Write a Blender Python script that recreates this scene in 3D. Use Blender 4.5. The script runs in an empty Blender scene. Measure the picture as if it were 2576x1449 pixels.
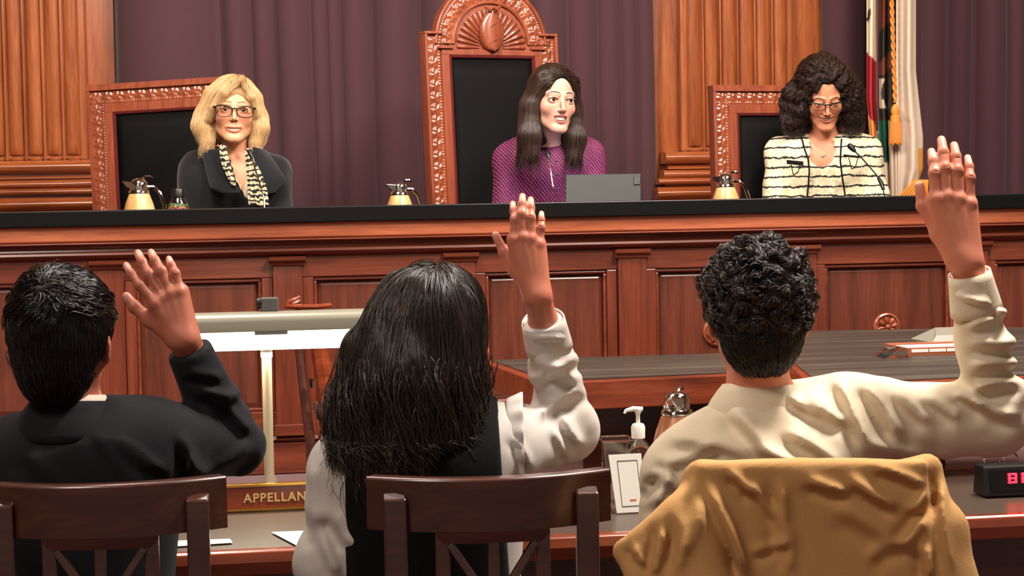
import bpy, math, random
import numpy as np
from mathutils import Vector, Matrix
random.seed(7); RNG=np.random.default_rng(7)
SC=bpy.context.scene; COL=SC.collection
R=math.radians
# ------------------------------------------------------------ camera
FPX=4650.0; TH=R(9.0); PITCH=math.atan(224.5/FPX); ROLL=math.atan(0.0178); CAMZ=1.4
fwd=Vector((math.sin(TH)*math.cos(PITCH),math.cos(TH)*math.cos(PITCH),-math.sin(PITCH)))
right0=Vector((math.cos(TH),-math.sin(TH),0)); up0=right0.cross(fwd)
RT=right0*math.cos(ROLL)-up0*math.sin(ROLL); UP=up0*math.cos(ROLL)+right0*math.sin(ROLL)
CAM=Vector((0,0,CAMZ))
cd=bpy.data.cameras.new('camera'); cam=bpy.data.objects.new('camera',cd); COL.objects.link(cam)
m=Matrix((RT,UP,-fwd)).transposed().to_4x4(); m.translation=CAM; cam.matrix_world=m
cd.sensor_width=36; cd.lens=36*FPX/2576; cd.clip_start=0.05; SC.camera=cam
cd.dof.use_dof=True; cd.dof.focus_distance=6.2; cd.dof.aperture_fstop=28
def P(px,py,d):
    return CAM+fwd*d+RT*((px-1288)/FPX*d)+UP*((724.5-py)/FPX*d)
def ray(px,py): return fwd+RT*((px-1288)/FPX)+UP*((724.5-py)/FPX)
def onY(px,py,Y):
    r=ray(px,py); t=Y/r.y; return CAM+r*t
def onZ(px,py,Z):
    r=ray(px,py); t=(Z-CAMZ)/r.z; return CAM+r*t
# ------------------------------------------------------------ world and lights
w=bpy.data.worlds.new('world'); SC.world=w; w.use_nodes=True
w.node_tree.nodes['Background'].inputs[0].default_value=(1.0,0.86,0.74,1)
w.node_tree.nodes['Background'].inputs[1].default_value=0.22
def area(name,loc,target,size,power,col,sy=None):
    l=bpy.data.lights.new(name,'AREA'); l.energy=power; l.color=col; l.shape='RECTANGLE'
    l.size=size; l.size_y=sy or size
    o=bpy.data.objects.new(name,l); COL.objects.link(o); o.location=loc
    o.rotation_euler=(Vector(target)-Vector(loc)).to_track_quat('-Z','Y').to_euler(); return o
area('ceiling_light_bench',(-0.4,4.6,4.0),(1.0,6.9,1.2),1.1,128,(1.0,0.90,0.80))
area('ceiling_light_bench',(2.6,4.4,4.0),(1.4,6.9,1.2),1.1,114,(1.0,0.90,0.80))
area('ceiling_light_gallery',(1.9,3.0,3.9),(0.8,3.2,0.9),0.6,150,(1.0,0.92,0.84))
area('ceiling_light_gallery',(-1.4,1.2,3.9),(0.6,5.0,1.1),0.9,52,(1.0,0.88,0.78))
SC.view_settings.view_transform='Standard'; SC.view_settings.look='None'
SC.view_settings.exposure=0.35; SC.view_settings.gamma=1.0; SC.view_settings.use_curve_mapping=False
# ------------------------------------------------------------ materials
def lin(c): return tuple((x/12.92 if x<=0.04045 else ((x+0.055)/1.055)**2.4) for x in [v/255 for v in c])+(1,)
class NT:
    def __init__(s,name):
        s.m=bpy.data.materials.new(name); s.m.use_nodes=True; s.t=s.m.node_tree; s.b=s.t.nodes['Principled BSDF']
    def n(s,t,**k):
        x=s.t.nodes.new(t)
        for a,b in k.items(): setattr(x,a,b)
        return x
    def l(s,a,b): s.t.links.new(a,b)
    def coords(s,scale=(1,1,1),loc=(0,0,0),rot=(0,0,0),kind='Object'):
        tc=s.n('ShaderNodeTexCoord'); mp=s.n('ShaderNodeMapping'); s.l(tc.outputs[kind],mp.inputs[0])
        mp.inputs['Scale'].default_value=scale; mp.inputs['Location'].default_value=loc; mp.inputs['Rotation'].default_value=rot
        return mp.outputs[0]
    def noise(s,vec,scale,detail=4,rough=.55,dist=0):
        x=s.n('ShaderNodeTexNoise'); x.inputs['Scale'].default_value=scale; x.inputs['Detail'].default_value=detail
        x.inputs['Roughness'].default_value=rough; x.inputs['Distortion'].default_value=dist
        if vec: s.l(vec,x.inputs['Vector'])
        return x.outputs['Fac']
    def ramp(s,fac,stops,interp='LINEAR'):
        x=s.n('ShaderNodeValToRGB'); s.l(fac,x.inputs[0]); e=x.color_ramp.elements; x.color_ramp.interpolation=interp
        while len(e)<len(stops): e.new(0.5)
        for q,(p,c) in zip(e,stops): q.position=p; q.color=c
        return x.outputs[0]
    def bump(s,h,strength=.3,dist=.002):
        x=s.n('ShaderNodeBump'); x.inputs['Strength'].default_value=strength; x.inputs['Distance'].default_value=dist
        s.l(h,x.inputs['Height']); s.l(x.outputs[0],s.b.inputs['Normal']); return x
    def mix(s,f,a,b,mode='MIX'):
        x=s.n('ShaderNodeMix',data_type='RGBA',blend_type=mode)
        for v,i in ((f,0),(a,6),(b,7)):
            if isinstance(v,(tuple,float,int)): x.inputs[i].default_value=v
            else: s.l(v,x.inputs[i])
        return x.outputs[2]
    def math(s,op,a,b=0.0,c=None):
        x=s.n('ShaderNodeMath',operation=op)
        for v,i in ((a,0),(b,1),(c,2)):
            if v is None: continue
            if isinstance(v,(float,int)): x.inputs[i].default_value=v
            else: s.l(v,x.inputs[i])
        return x.outputs[0]
    def col(s,c): s.l(c,s.b.inputs['Base Color']) if not isinstance(c,tuple) else setattr(s.b.inputs['Base Color'],'default_value',c)
    def set(s,**k):
        for a,b in k.items(): s.b.inputs[a.replace('_',' ')].default_value=b
        return s
def plain(name,c,rough=.5,metal=0,bump=0,bscale=200,spec=None,**k):
    t=NT(name)
    if spec is not None: t.b.inputs['Specular IOR Level'].default_value=spec
    t.col(lin(c)); t.col(lin(c)); t.set(Roughness=rough,Metallic=metal,**k)
    if bump: t.bump(t.noise(t.coords(),bscale,3),bump,.002)
    return t.m
def wood(name,dark,mid,light,axis='x',rough=.28,scale=1.0,coat=.25,bump=.12):
    t=NT(name); sc={'x':(1,14,14),'z':(14,14,1),'y':(14,1,14)}[axis]
    v=t.coords(tuple(a*scale for a in sc)); 
    a=t.noise(v,1.6,6,.6,.6); b=t.noise(v,9,3,.6)
    f=t.math('ADD',t.math('MULTIPLY',a,.75),t.math('MULTIPLY',b,.25))
    big=t.noise(t.coords((1.3,1.3,1.3)),1.2,2)
    f=t.math('ADD',f,t.math('MULTIPLY',t.math('SUBTRACT',big,.5),.25))
    t.col(t.ramp(f,[(.28,lin(dark)),(.5,lin(mid)),(.72,lin(light))]))
    t.set(Roughness=rough,Coat_Weight=coat,Coat_Roughness=.18)
    if bump: t.bump(b,bump,.001)
    return t.m
def fabric(name,c1,c2,rough=.85,scale=420,bump=.35,sheen=.05,wr=0,wscale=6,spec=.15):
    t=NT(name); t.b.inputs['Specular IOR Level'].default_value=spec; v=t.coords(); f=t.noise(v,scale,2)
    t.col(t.mix(f,lin(c1),lin(c2))); t.set(Roughness=rough,Sheen_Weight=sheen)
    if wr:
        h=t.math('ADD',t.math('MULTIPLY',f,.06),t.math('MULTIPLY',t.noise(v,wscale,3,.5,.8),wr)); t.bump(h,1.0,.02)
    else: t.bump(f,bump,.001)
    return t.m
def attrmat(name,rough=.5,sss=0,bump=.15,bscale=300,spec=.4):
    t=NT(name); a=t.n('ShaderNodeAttribute',attribute_name='Col'); t.col(a.outputs['Color']); t.set(Roughness=rough)
    t.b.inputs['Specular IOR Level'].default_value=spec
    if sss:
        t.b.inputs['Subsurface Weight'].default_value=sss; t.b.inputs['Subsurface Radius'].default_value=(1,.35,.2); t.b.inputs['Subsurface Scale'].default_value=.006
    if bump: t.bump(t.noise(t.coords(),bscale,3),bump,.0015)
    return t.m
def glassm(name,c=(255,255,255),rough=.02,ior=1.45):
    t=NT(name); t.col(lin(c)); t.set(Roughness=rough,IOR=ior,Transmission_Weight=1.0); return t.m
def emis(name,c,s):
    t=NT(name); t.col(lin(c)); t.b.inputs['Emission Color'].default_value=lin(c); t.b.inputs['Emission Strength'].default_value=s; return t.m
M={}
M['fascia']=wood('bench_fascia_wood_lit',(116,56,34),(166,88,58),(198,116,80),'x',rough=.25)  # bench wood lightened: brighter light on the fascia painted into the colour
M['bench']=wood('bench_wood_shaded',(76,34,21),(112,52,34),(138,70,46),'x')  # darker copy: shade below the overhanging top put into the wood colour
M['benchv']=wood('bench_wood_upright_shaded',(76,34,21),(110,50,33),(134,68,45),'z')  # same painted shade, upright grain
M['panel']=wood('panel_wood_shaded',(64,29,18),(96,45,30),(118,60,40),'z',rough=.35)  # panels darkest: shade of the overhang painted into the colour
M['wallw']=wood('wall_wood',(112,52,24),(158,84,44),(190,112,64),'z',rough=.24,coat=.4)
M['wallwx']=wood('wall_wood_level',(114,52,24),(162,86,46),(196,116,66),'x',rough=.2,coat=.5)
M['chairw']=wood('high_chair_wood',(104,46,27),(140,68,43),(162,86,57),'z',rough=.3)
M['carve']=wood('carved_wood',(104,46,27),(142,72,45),(170,96,64),'z',rough=.26,coat=.3,bump=.3)
M['darkw']=wood('dark_chair_wood',(48,22,16),(72,36,26),(94,50,36),'x',rough=.33,coat=.7)
M['tablew']=wood('table_edge_wood',(90,36,18),(132,58,32),(160,78,46),'x',rough=.22,coat=.5)
M['black']=plain('black_top',(9,8,8),.35,spec=.3,bump=.05)
M['slate']=wood('worn_black_top',(36,33,28),(58,54,47),(92,86,76),'x',rough=.38,coat=.1,scale=.6)
M['table']=plain('glossy_black_table',(66,54,44),.36,spec=.6)
M['leather']=plain('black_leather',(9,7,7),.7,spec=.12,bump=.25,bscale=160)
M['redtrim']=fabric('crimson_gimp',(98,26,26),(70,16,18),.7,250,.6)
M['chrome']=plain('chrome',(235,232,225),.07,1.0)
M['brass']=plain('brass',(230,178,88),.22,1.0)
M['gold']=plain('gold',(235,190,110),.2,1.0)
M['blackp']=plain('black_plastic',(14,14,15),.4)
M['grey']=plain('grey_plastic',(88,87,82),.45)
M['lampm']=plain('lamp_enamel',(150,146,130),.3,.3)
M['post']=plain('lamp_post_metal',(176,162,138),.34,.7)
M['glow']=emis('lamp_tube_glow',(255,236,205),5.5)
M['white']=plain('white_plastic',(235,232,222),.35)
M['paper']=plain('paper',(240,238,230),.6)
M['clear']=glassm('clear_plastic',(245,248,248))
M['lens']=glassm('spectacle_lens',(252,252,252),0.0,1.05)
M['carpet']=fabric('maroon_carpet',(92,40,42),(66,26,30),.95,260,.9,.4)
M['plaster']=plain('warm_plaster',(150,120,92),.8)
M['curtain']=fabric('purple_velvet_curtain',(92,60,65),(68,43,48),.8,600,.3,.12)
# ------------------------------------------------------------ mesh building
class MB:
    def __init__(s): s.v=[]; s.f=[]
    def add(s,vs,fs):
        o=len(s.v); s.v+= [tuple(x) for x in vs]; s.f+=[tuple(i+o for i in f) for f in fs]; return s
    def box(s,lo,hi):
        x0,y0,z0=lo; x1,y1,z1=hi
        return s.add([(x0,y0,z0),(x1,y0,z0),(x1,y1,z0),(x0,y1,z0),(x0,y0,z1),(x1,y0,z1),(x1,y1,z1),(x0,y1,z1)],
          [(0,3,2,1),(4,5,6,7),(0,1,5,4),(1,2,6,5),(2,3,7,6),(3,0,4,7)])
    def prism(s,poly,d):   # poly 3D points, extruded by vector d
        n=len(poly); d=Vector(d); a=[Vector(p) for p in poly]
        return s.add(a+[p+d for p in a],[tuple(range(n-1,-1,-1)),tuple(range(n,2*n))]+[(i,(i+1)%n,n+(i+1)%n,n+i) for i in range(n)])
    def beam(s,a,b,w,h,up=(0,0,1)):
        a=Vector(a); b=Vector(b); d=(b-a).normalized(); sx=d.cross(Vector(up)).normalized(); sz=sx.cross(d)
        q=[a+sx*i*w/2+sz*j*h/2 for i,j in ((-1,-1),(1,-1),(1,1),(-1,1))]
        return s.prism(q,b-a)
    def tube(s,pts,r,n=8,cap=True,flat=None):
        pts=[Vector(p) for p in pts]; k=len(pts); rs=r if isinstance(r,(list,tuple)) else [r]*k
        vs=[]; prev=None
        for i,p in enumerate(pts):
            t=(pts[min(i+1,k-1)]-pts[max(i-1,0)]).normalized()
            if prev is None: prev=t.orthogonal().normalized() if flat is None else (Vector(flat)-t*Vector(flat).dot(t)).normalized()
            u=(prev-t*prev.dot(t)).normalized(); prev=u; v=t.cross(u)
            for j in range(n):
                a=2*math.pi*j/n; vs.append(p+(u*math.cos(a)+v*math.sin(a))*rs[i])
        fs=[(i*n+j,i*n+(j+1)%n,(i+1)*n+(j+1)%n,(i+1)*n+j) for i in range(k-1) for j in range(n)]
        if cap: fs+=[tuple(range(n-1,-1,-1)),tuple(range((k-1)*n,k*n))]
        return s.add(vs,fs)
    def lathe(s,prof,c=(0,0,0),n=32,a0=0,a1=2*math.pi,axis=(0,0,1),sx=1,sy=1):
        c=Vector(c); q=Vector((0,0,1)).rotation_difference(Vector(axis)); full=abs(a1-a0)>6.28; m_=n if full else n+1
        vs=[c+q@Vector((r*math.cos(a0+(a1-a0)*j/n)*sx,r*math.sin(a0+(a1-a0)*j/n)*sy,z)) for r,z in prof for j in range(m_)]
        k=len(prof); fs=[(i*m_+j,i*m_+(j+1)%m_,(i+1)*m_+(j+1)%m_,(i+1)*m_+j) for i in range(k-1) for j in range(m_ if full else n)]
        s.add(vs,fs)
        if full:
            o=len(s.v)-len(vs)
            if prof[0][0]>1e-5: s.f.append(tuple(o+j for j in range(m_-1,-1,-1)))
            if prof[-1][0]>1e-5: s.f.append(tuple(o+(k-1)*m_+j for j in range(m_)))
        return s
    def ball(s,c,r,n=16,m=10):
        c=Vector(c); r=(r,r,r) if isinstance(r,(int,float)) else r
        prof=[(max(math.sin(math.pi*i/m),1e-6),-math.cos(math.pi*i/m)) for i in range(m+1)]
        vs=[c+Vector((a*math.cos(2*math.pi*j/n)*r[0],a*math.sin(2*math.pi*j/n)*r[1],z*r[2])) for a,z in prof for j in range(n)]
        return s.add(vs,[(i*n+j,i*n+(j+1)%n,(i+1)*n+(j+1)%n,(i+1)*n+j) for i in range(m) for j in range(n)])
    def grid(s,g,thick=None):   # g[i][j] points
        a=len(g); b=len(g[0]); return s.add([p for row in g for p in row],[(i*b+j,i*b+j+1,(i+1)*b+j+1,(i+1)*b+j) for i in range(a-1) for j in range(b-1)])
    def extrude_x(s,prof,x0,x1):  # prof (y,z) closed loop
        return s.prism([(x0,y,z) for y,z in prof],(x1-x0,0,0))
def root(name,label,cat,loc=(0,0,0),rz=0,group=None):
    o=bpy.data.objects.new(name,None); COL.objects.link(o); o.location=loc; o.rotation_euler=(0,0,rz); o.empty_display_size=.05
    o['label']=label; o['category']=cat
    if group: o['group']=group
    return o
def finish(me,mat,smooth,angle=40):
    for m_ in (mat if isinstance(mat,(list,tuple)) else [mat]): me.materials.append(m_)
    if smooth:
        me.polygons.foreach_set('use_smooth',[True]*len(me.polygons))
        if smooth!='all':
            try: me.set_sharp_from_angle(angle=R(angle))
            except Exception: pass
def obj(name,mb,mat,parent=None,smooth=False,bevel=0,rel=True,solid=0,sub=0,seg=2,label=None):
    """rel: vertices given in world coordinates, moved into the parent's frame"""
    me=bpy.data.meshes.new(name); vs=mb.v
    if parent is not None and rel:
        o_=chain_origin(parent); vs=[(v[0]-o_[0],v[1]-o_[1],v[2]-o_[2]) for v in vs]
    me.from_pydata(vs,[],mb.f); me.update(); finish(me,mat,smooth)
    o=bpy.data.objects.new(name,me); COL.objects.link(o)
    if parent is not None: o.parent=parent
    if solid: x=o.modifiers.new('solid','SOLIDIFY'); x.thickness=solid; x.offset=0
    if sub: x=o.modifiers.new('sub','SUBSURF'); x.levels=sub; x.render_levels=sub
    if bevel: x=o.modifiers.new('bevel','BEVEL'); x.width=bevel; x.segments=seg; x.limit_method='ANGLE'; x.angle_limit=R(35); finish_bevel(me)
    if label: o['label']=label
    return o
def finish_bevel(me): pass
def chain_origin(o):
    t=Vector((0,0,0))
    while o is not None: t+=o.location; o=o.parent
    return t
def struct(name,mb,mat,**k):
    o=obj(name,mb,mat,**k); o['kind']='structure'; return o
def tag(o,label,cat,group=None,kind=None):
    o['label']=label; o['category']=cat
    if group: o['group']=group
    if kind: o['kind']=kind
    return o
def copytree(o,parent=None):
    c=o.copy(); COL.objects.link(c); c.parent=parent
    for ch in [x for x in bpy.data.objects if x.parent is o]: copytree(ch,c)
    return c
# ------------------------------------------------------------ implicit surfaces
def axis_(lo,hi,h,fine=()):
    """grid line positions from lo to hi: step h, finer within the given (a,b,step) spans"""
    x=lo; out=[lo]
    while x<hi:
        st=h
        for a,b,s_ in fine:
            if a<=x<=b: st=min(st,s_)
            elif x<a: st=min(st,max(s_,(a-x)*.35)) 
            elif x>b: st=min(st,max(s_,(x-b)*.35))
        x+=st; out.append(x)
    return np.array(out,dtype=np.float32)
class SDF:
    def __init__(s,xs,ys,zs):
        s.ax=(xs,ys,zs); s.D=np.full((len(xs),len(ys),len(zs)),.08,dtype=np.float32)
    def _sub(s,lo,hi):
        sl=[]
        for a,l,h in zip(s.ax,lo,hi):
            i0=max(int(np.searchsorted(a,l))-1,0); i1=min(int(np.searchsorted(a,h))+1,len(a))
            if i1<=i0: return None,None
            sl.append(slice(i0,i1))
        sl=tuple(sl); g=(s.ax[0][sl[0]][:,None,None],s.ax[1][sl[1]][None,:,None],s.ax[2][sl[2]][None,None,:])
        return sl,g
    def _merge(s,sl,d,k,op):
        A=s.D[sl]
        if op=='add':
            if k>0:
                h=np.maximum(k-np.abs(A-d),0)/k; s.D[sl]=np.minimum(A,d)-h*h*k*.25
            else: s.D[sl]=np.minimum(A,d)
        else:
            d=-d
            if k>0:
                h=np.maximum(k-np.abs(A-d),0)/k; s.D[sl]=np.maximum(A,d)+h*h*k*.25
            else: s.D[sl]=np.maximum(A,d)
    def cone(s,a,b,ra,rb=None,k=.01,op='add',n=None,flat=1.0):
        rb=ra if rb is None else rb; a=np.array(a,dtype=np.float32); b=np.array(b,dtype=np.float32); ab=b-a; L=float(ab@ab)+1e-12
        pad=max(ra,rb)*max(1,flat)+k+.012
        sl,g=s._sub(np.minimum(a,b)-pad,np.maximum(a,b)+pad)
        if sl is None: return s
        x=g[0]-a[0]; y=g[1]-a[1]; z=g[2]-a[2]
        h=np.clip((x*ab[0]+y*ab[1]+z*ab[2])/L,0,1)
        x=x-h*ab[0]; y=y-h*ab[1]; z=z-h*ab[2]
        q=x*x+y*y+z*z
        if n is not None:
            n=np.array(n,dtype=np.float32); qn=x*n[0]+y*n[1]+z*n[2]; q=q+qn*qn*(1/flat**2-1)
            d=np.sqrt(q)-(ra+(rb-ra)*h)
            if flat<1: d=d*(.5+.5*flat)
        else: d=np.sqrt(q)-(ra+(rb-ra)*h)
        s._merge(sl,d.astype(np.float32),k,op); return s
    def ell(s,c,r,Rm=None,k=.01,op='add'):
        c=np.array(c,dtype=np.float32); r=np.array(r,dtype=np.float32); Rm=np.eye(3,dtype=np.float32) if Rm is None else Rm
        ext=np.sqrt(((Rm*r[None,:])**2).sum(1))+k+.012
        sl,g=s._sub(c-ext,c+ext)
        if sl is None: return s
        x=g[0]-c[0]; y=g[1]-c[1]; z=g[2]-c[2]
        k0=0;k1=0
        for i in range(3):
            q=(x*Rm[0,i]+y*Rm[1,i]+z*Rm[2,i]); k0=k0+(q/r[i])**2; k1=k1+(q/(r[i]**2))**2
        k0=np.sqrt(k0); k1=np.sqrt(k1)+1e-9
        s._merge(sl,(k0*(k0-1)/k1).astype(np.float32),k,op); return s
    def half(s,p,n,k=.004,lo=None,hi=None):
        """cut away the side the normal n points to"""
        p=np.array(p,dtype=np.float32); n=np.array(n,dtype=np.float32); n/=np.linalg.norm(n)
        lo=[a[0] for a in s.ax] if lo is None else lo; hi=[a[-1] for a in s.ax] if hi is None else hi
        sl,g=s._sub(lo,hi)
        d=(g[0]-p[0])*n[0]+(g[1]-p[1])*n[1]+(g[2]-p[2])*n[2]
        s._merge(sl,(-d).astype(np.float32),k,'sub'); return s
    def slab(s,c,Rm,hs,r=.01,k=.01,op='add'):
        c=np.array(c,dtype=np.float32); hs=np.array(hs,dtype=np.float32); ext=np.sqrt(((Rm*(hs+r)[None,:])**2).sum(1))*1.2+k+.012
        sl,g=s._sub(c-ext,c+ext)
        if sl is None: return s
        x=g[0]-c[0]; y=g[1]-c[1]; z=g[2]-c[2]; o=0; inn=-9
        for i in range(3):
            q=np.abs(x*Rm[0,i]+y*Rm[1,i]+z*Rm[2,i])-hs[i]; o=o+np.maximum(q,0)**2; inn=np.maximum(inn,q)
        s._merge(sl,(np.sqrt(o)+np.minimum(inn,0)-r).astype(np.float32),k,op); return s
    def creases(s,L,w=16,amp=.009,band=.035):
        """cloth folds along lines: raised ridge with a hollow beside it"""
        C_=np.array(tuple(CAM)); a=[np.array(tuple(v)) for v in (fwd,RT,UP)]
        def f(x,y,z):
            q=np.stack([x,y,z],1)-C_; dp=q@a[0]; px=1288+FPX*(q@a[1])/dp; py=724.5-FPX*(q@a[2])/dp; o=0
            for p0,p1,*e in L:
                ww=w*(e[0] if e else 1); am=amp*(e[1] if len(e)>1 else 1); dx,dy=p1[0]-p0[0],p1[1]-p0[1]; ln=math.hypot(dx,dy)
                t=((px-p0[0])*dx+(py-p0[1])*dy)/ln/ln; sd=((px-p0[0])*-dy+(py-p0[1])*dx)/ln+ww*1.1*np.sin(t*3.1+p0[0])*.5
                env=np.exp(-np.maximum(np.abs(t-.5)-.30,0)**2/.03); o=o+am*env*(np.exp(-(sd/ww)**2)-.75*np.exp(-((sd-1.7*ww)/(ww*1.1))**2))
            return o
        return s.disp(f,band)
    def hit(s,px,py,d0,d1,lift=.0015,n=260):
        r_=np.array(tuple(ray(px,py))); c_=np.array(tuple(CAM)); d=np.linspace(d0,d1,n); v=s.sample(c_+d[:,None]*r_); k=np.nonzero(v<0)[0]
        if not len(k): return Vector(c_+r_*(d0+d1)/2)
        return Vector(c_+r_*(d[k[0]]-lift))
    def disp(s,f,band=.03):
        i=np.nonzero(np.abs(s.D)<band)
        s.D[i]-=f(s.ax[0][i[0]],s.ax[1][i[1]],s.ax[2][i[2]]).astype(np.float32); return s
    def sample(s,p):
        idx=[];fr=[]
        for a in range(3):
            A=s.ax[a]; i=np.clip(np.searchsorted(A,p[:,a])-1,0,len(A)-2); f=np.clip((p[:,a]-A[i])/(A[i+1]-A[i]),0,1); idx.append(i); fr.append(f)
        o=0
        for dx in (0,1):
            for dy in (0,1):
                for dz in (0,1):
                    wt=(fr[0] if dx else 1-fr[0])*(fr[1] if dy else 1-fr[1])*(fr[2] if dz else 1-fr[2])
                    o=o+wt*s.D[idx[0]+dx,idx[1]+dy,idx[2]+dz]
        return o
    def grad(s,p,e=.004):
        g=np.stack([s.sample(p+np.eye(3)[i]*e)-s.sample(p-np.eye(3)[i]*e) for i in range(3)],1)
        return g/(np.linalg.norm(g,axis=1,keepdims=True)+1e-9)
    def polygonise(s):
        D=s.D; D[0]=np.maximum(D[0],.01);D[-1]=np.maximum(D[-1],.01);D[:,0]=np.maximum(D[:,0],.01);D[:,-1]=np.maximum(D[:,-1],.01);D[:,:,0]=np.maximum(D[:,:,0],.01);D[:,:,-1]=np.maximum(D[:,:,-1],.01)
        N=(D<0); c=np.zeros(tuple(n-1 for n in D.shape),dtype=np.uint8); n0,n1,n2=c.shape
        for a in (0,1):
            for b in (0,1):
                for d in (0,1): c+=N[a:a+n0,b:b+n1,d:d+n2]
        I=np.nonzero((c>0)&(c<8)); n=len(I[0]); ids=np.full(c.shape,-1,dtype=np.int32); ids[I]=np.arange(n)
        acc=np.zeros((n,3)); cnt=np.zeros(n); A=[a.astype(np.float64) for a in s.ax]
        for ax in range(3):
            o1,o2=[q for q in range(3) if q!=ax]
            for u in (0,1):
                for v in (0,1):
                    i0=[I[0].copy(),I[1].copy(),I[2].copy()]; i0[o1]=i0[o1]+u; i0[o2]=i0[o2]+v
                    i1=[q.copy() for q in i0]; i1[ax]=i1[ax]+1
                    d0=D[tuple(i0)]; d1=D[tuple(i1)]; m_=(d0<0)!=(d1<0); t=np.where(m_,d0/np.where(m_,d0-d1,1),0)
                    pt=[A[q][i0[q]] for q in range(3)]; pt[ax]=pt[ax]+t*(A[ax][i1[ax]]-A[ax][i0[ax]])
                    for q in range(3): acc[:,q]+=np.where(m_,pt[q],0)
                    cnt+=m_
        V=acc/cnt[:,None]; F=[]
        for ax in range(3):
            o1,o2=(ax+1)%3,(ax+2)%3
            lo=[slice(1,-1)]*3; lo[ax]=slice(0,-1); hi=[slice(1,-1)]*3; hi[ax]=slice(1,None)
            a=N[tuple(lo)]; b=N[tuple(hi)]; J=np.nonzero(a!=b)
            j=[J[0]+(0 if ax==0 else 1),J[1]+(0 if ax==1 else 1),J[2]+(0 if ax==2 else 1)]
            def cell(u,v):
                q=[x.copy() for x in j]; q[o1]-=u; q[o2]-=v; return ids[tuple(q)]
            f=np.stack([cell(1,1),cell(0,1),cell(0,0),cell(1,0)],1); flip=~a[J]
            f[flip]=f[flip][:,::-1]; F.append(f)
        return V,np.concatenate(F)
def nmesh(name,V,F,mat,parent=None,col=None,label=None,smooth=True,relax=0):
    if relax:
        for _ in range(relax):
            acc=np.zeros_like(V); c=np.zeros(len(V))
            for i in range(4):
                a=F[:,i]; b=F[:,(i+1)%4]; np.add.at(acc,a,V[b]); np.add.at(c,a,1); np.add.at(acc,b,V[a]); np.add.at(c,b,1)
            V=V*.5+.5*acc/np.maximum(c,1)[:,None]
    me=bpy.data.meshes.new(name); n=len(V); W=V
    if parent is not None: W=V-np.array(chain_origin(parent))
    me.vertices.add(n); me.vertices.foreach_set('co',W.astype(np.float32).ravel())
    me.loops.add(F.size); me.loops.foreach_set('vertex_index',F.astype(np.int32).ravel())
    me.polygons.add(len(F)); me.polygons.foreach_set('loop_start',np.arange(0,F.size,F.shape[1],dtype=np.int32))
    me.update(calc_edges=True); me.validate()
    if col is not None:
        at=me.color_attributes.new('Col','FLOAT_COLOR','POINT'); c4=np.ones((n,4),dtype=np.float32); c4[:,:3]=col; at.data.foreach_set('color',c4.ravel())
    if smooth: me.polygons.foreach_set('use_smooth',np.ones(len(F),dtype=bool))
    me.materials.append(mat); o=bpy.data.objects.new(name,me); COL.objects.link(o)
    if parent is not None: o.parent=parent
    if label: o['label']=label
    return o
def nz(seed,f,oct_=3):
    r=np.random.default_rng(seed); K=[(r.normal(size=3)*f*(1.7**i),r.uniform(0,6.28),1/1.6**i) for i in range(oct_) for _ in range(4)]
    return lambda x,y,z: sum(a*np.sin(k[0]*x+k[1]*y+k[2]*z+p) for k,p,a in K)/3.2
def strands(name,sdf,roots,mat,parent,steps=22,step=.012,flow=None,off=(.0,.004),rad=.0009,curl=0,cw=30,stop=None,lenvar=.35,seed=1,free=None,ff=.16):
    """hair strands that run along the zero surface of sdf"""
    r=np.random.default_rng(seed); p=roots.copy().astype(np.float64); n=len(p); o=r.uniform(off[0],off[1],n)[:,None]
    pts=np.zeros((n,steps,3)); ph=r.uniform(0,6.28,n); st=step*(1+r.uniform(-lenvar,lenvar,n))[:,None]; amp=curl*r.uniform(.4,1.2,n)
    nrm=sdf.grad(p); r_len=r.uniform(.3,2.2,n)[:,None]; jit=r.normal(size=(n,3))*.07
    for i in range(steps):
        fm=free(p)[:,None] if free is not None else np.zeros((n,1),dtype=bool)
        for _ in range(2): p=p-np.where(fm,0,nrm*(sdf.sample(p)[:,None]-o)); nrm=np.where(fm,nrm,sdf.grad(p))
        q=p
        fl=flow(p)+jit; t=np.where(fm,fl,fl-nrm*(fl*nrm).sum(1,keepdims=True)); t/=np.linalg.norm(t,axis=1,keepdims=True)+1e-9
        if curl:
            b=np.cross(t,nrm); a_=ph+i*cw*step*10; q=p+(b*np.cos(a_)[:,None]+nrm*(np.sin(a_)[:,None]*.6+.5))*amp[:,None]
        pts[:,i]=q; p=p+t*st*np.where(fm,ff*r_len,1.0)
    keep=np.ones(n,dtype=bool)
    if stop is not None: keep=~stop(pts)
    pts=pts[keep]; n=len(pts)
    cv=bpy.data.hair_curves.new(name); cv.add_curves([steps]*n)
    pos=pts-np.array(chain_origin(parent)); cv.position_data.foreach_set('vector',pos.astype(np.float32).ravel())
    ra=np.tile(np.linspace(1,.35,steps),(n,1))*rad*r.uniform(.6,1.3,n)[:,None]
    at=cv.attributes.get('radius') or cv.attributes.new('radius','FLOAT','POINT'); at.data.foreach_set('value',ra.astype(np.float32).ravel())
    cv.materials.append(mat); ob=bpy.data.objects.new(name,cv); COL.objects.link(ob); ob.parent=parent; return ob
def hairmat(name,c1,c2,rough=.38,spec=.5):
    t=NT(name); hi=t.n('ShaderNodeHairInfo'); v=t.math('FRACT',t.math('MULTIPLY',hi.outputs['Random'],7.3)); big=t.noise(t.coords(),22,2)
    t.col(t.mix(t.math('ADD',t.math('MULTIPLY',v,.6),t.math('MULTIPLY',big,.4)),lin(c1),lin(c2))); t.set(Roughness=rough); t.b.inputs['Specular IOR Level'].default_value=spec; return t.m
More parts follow.
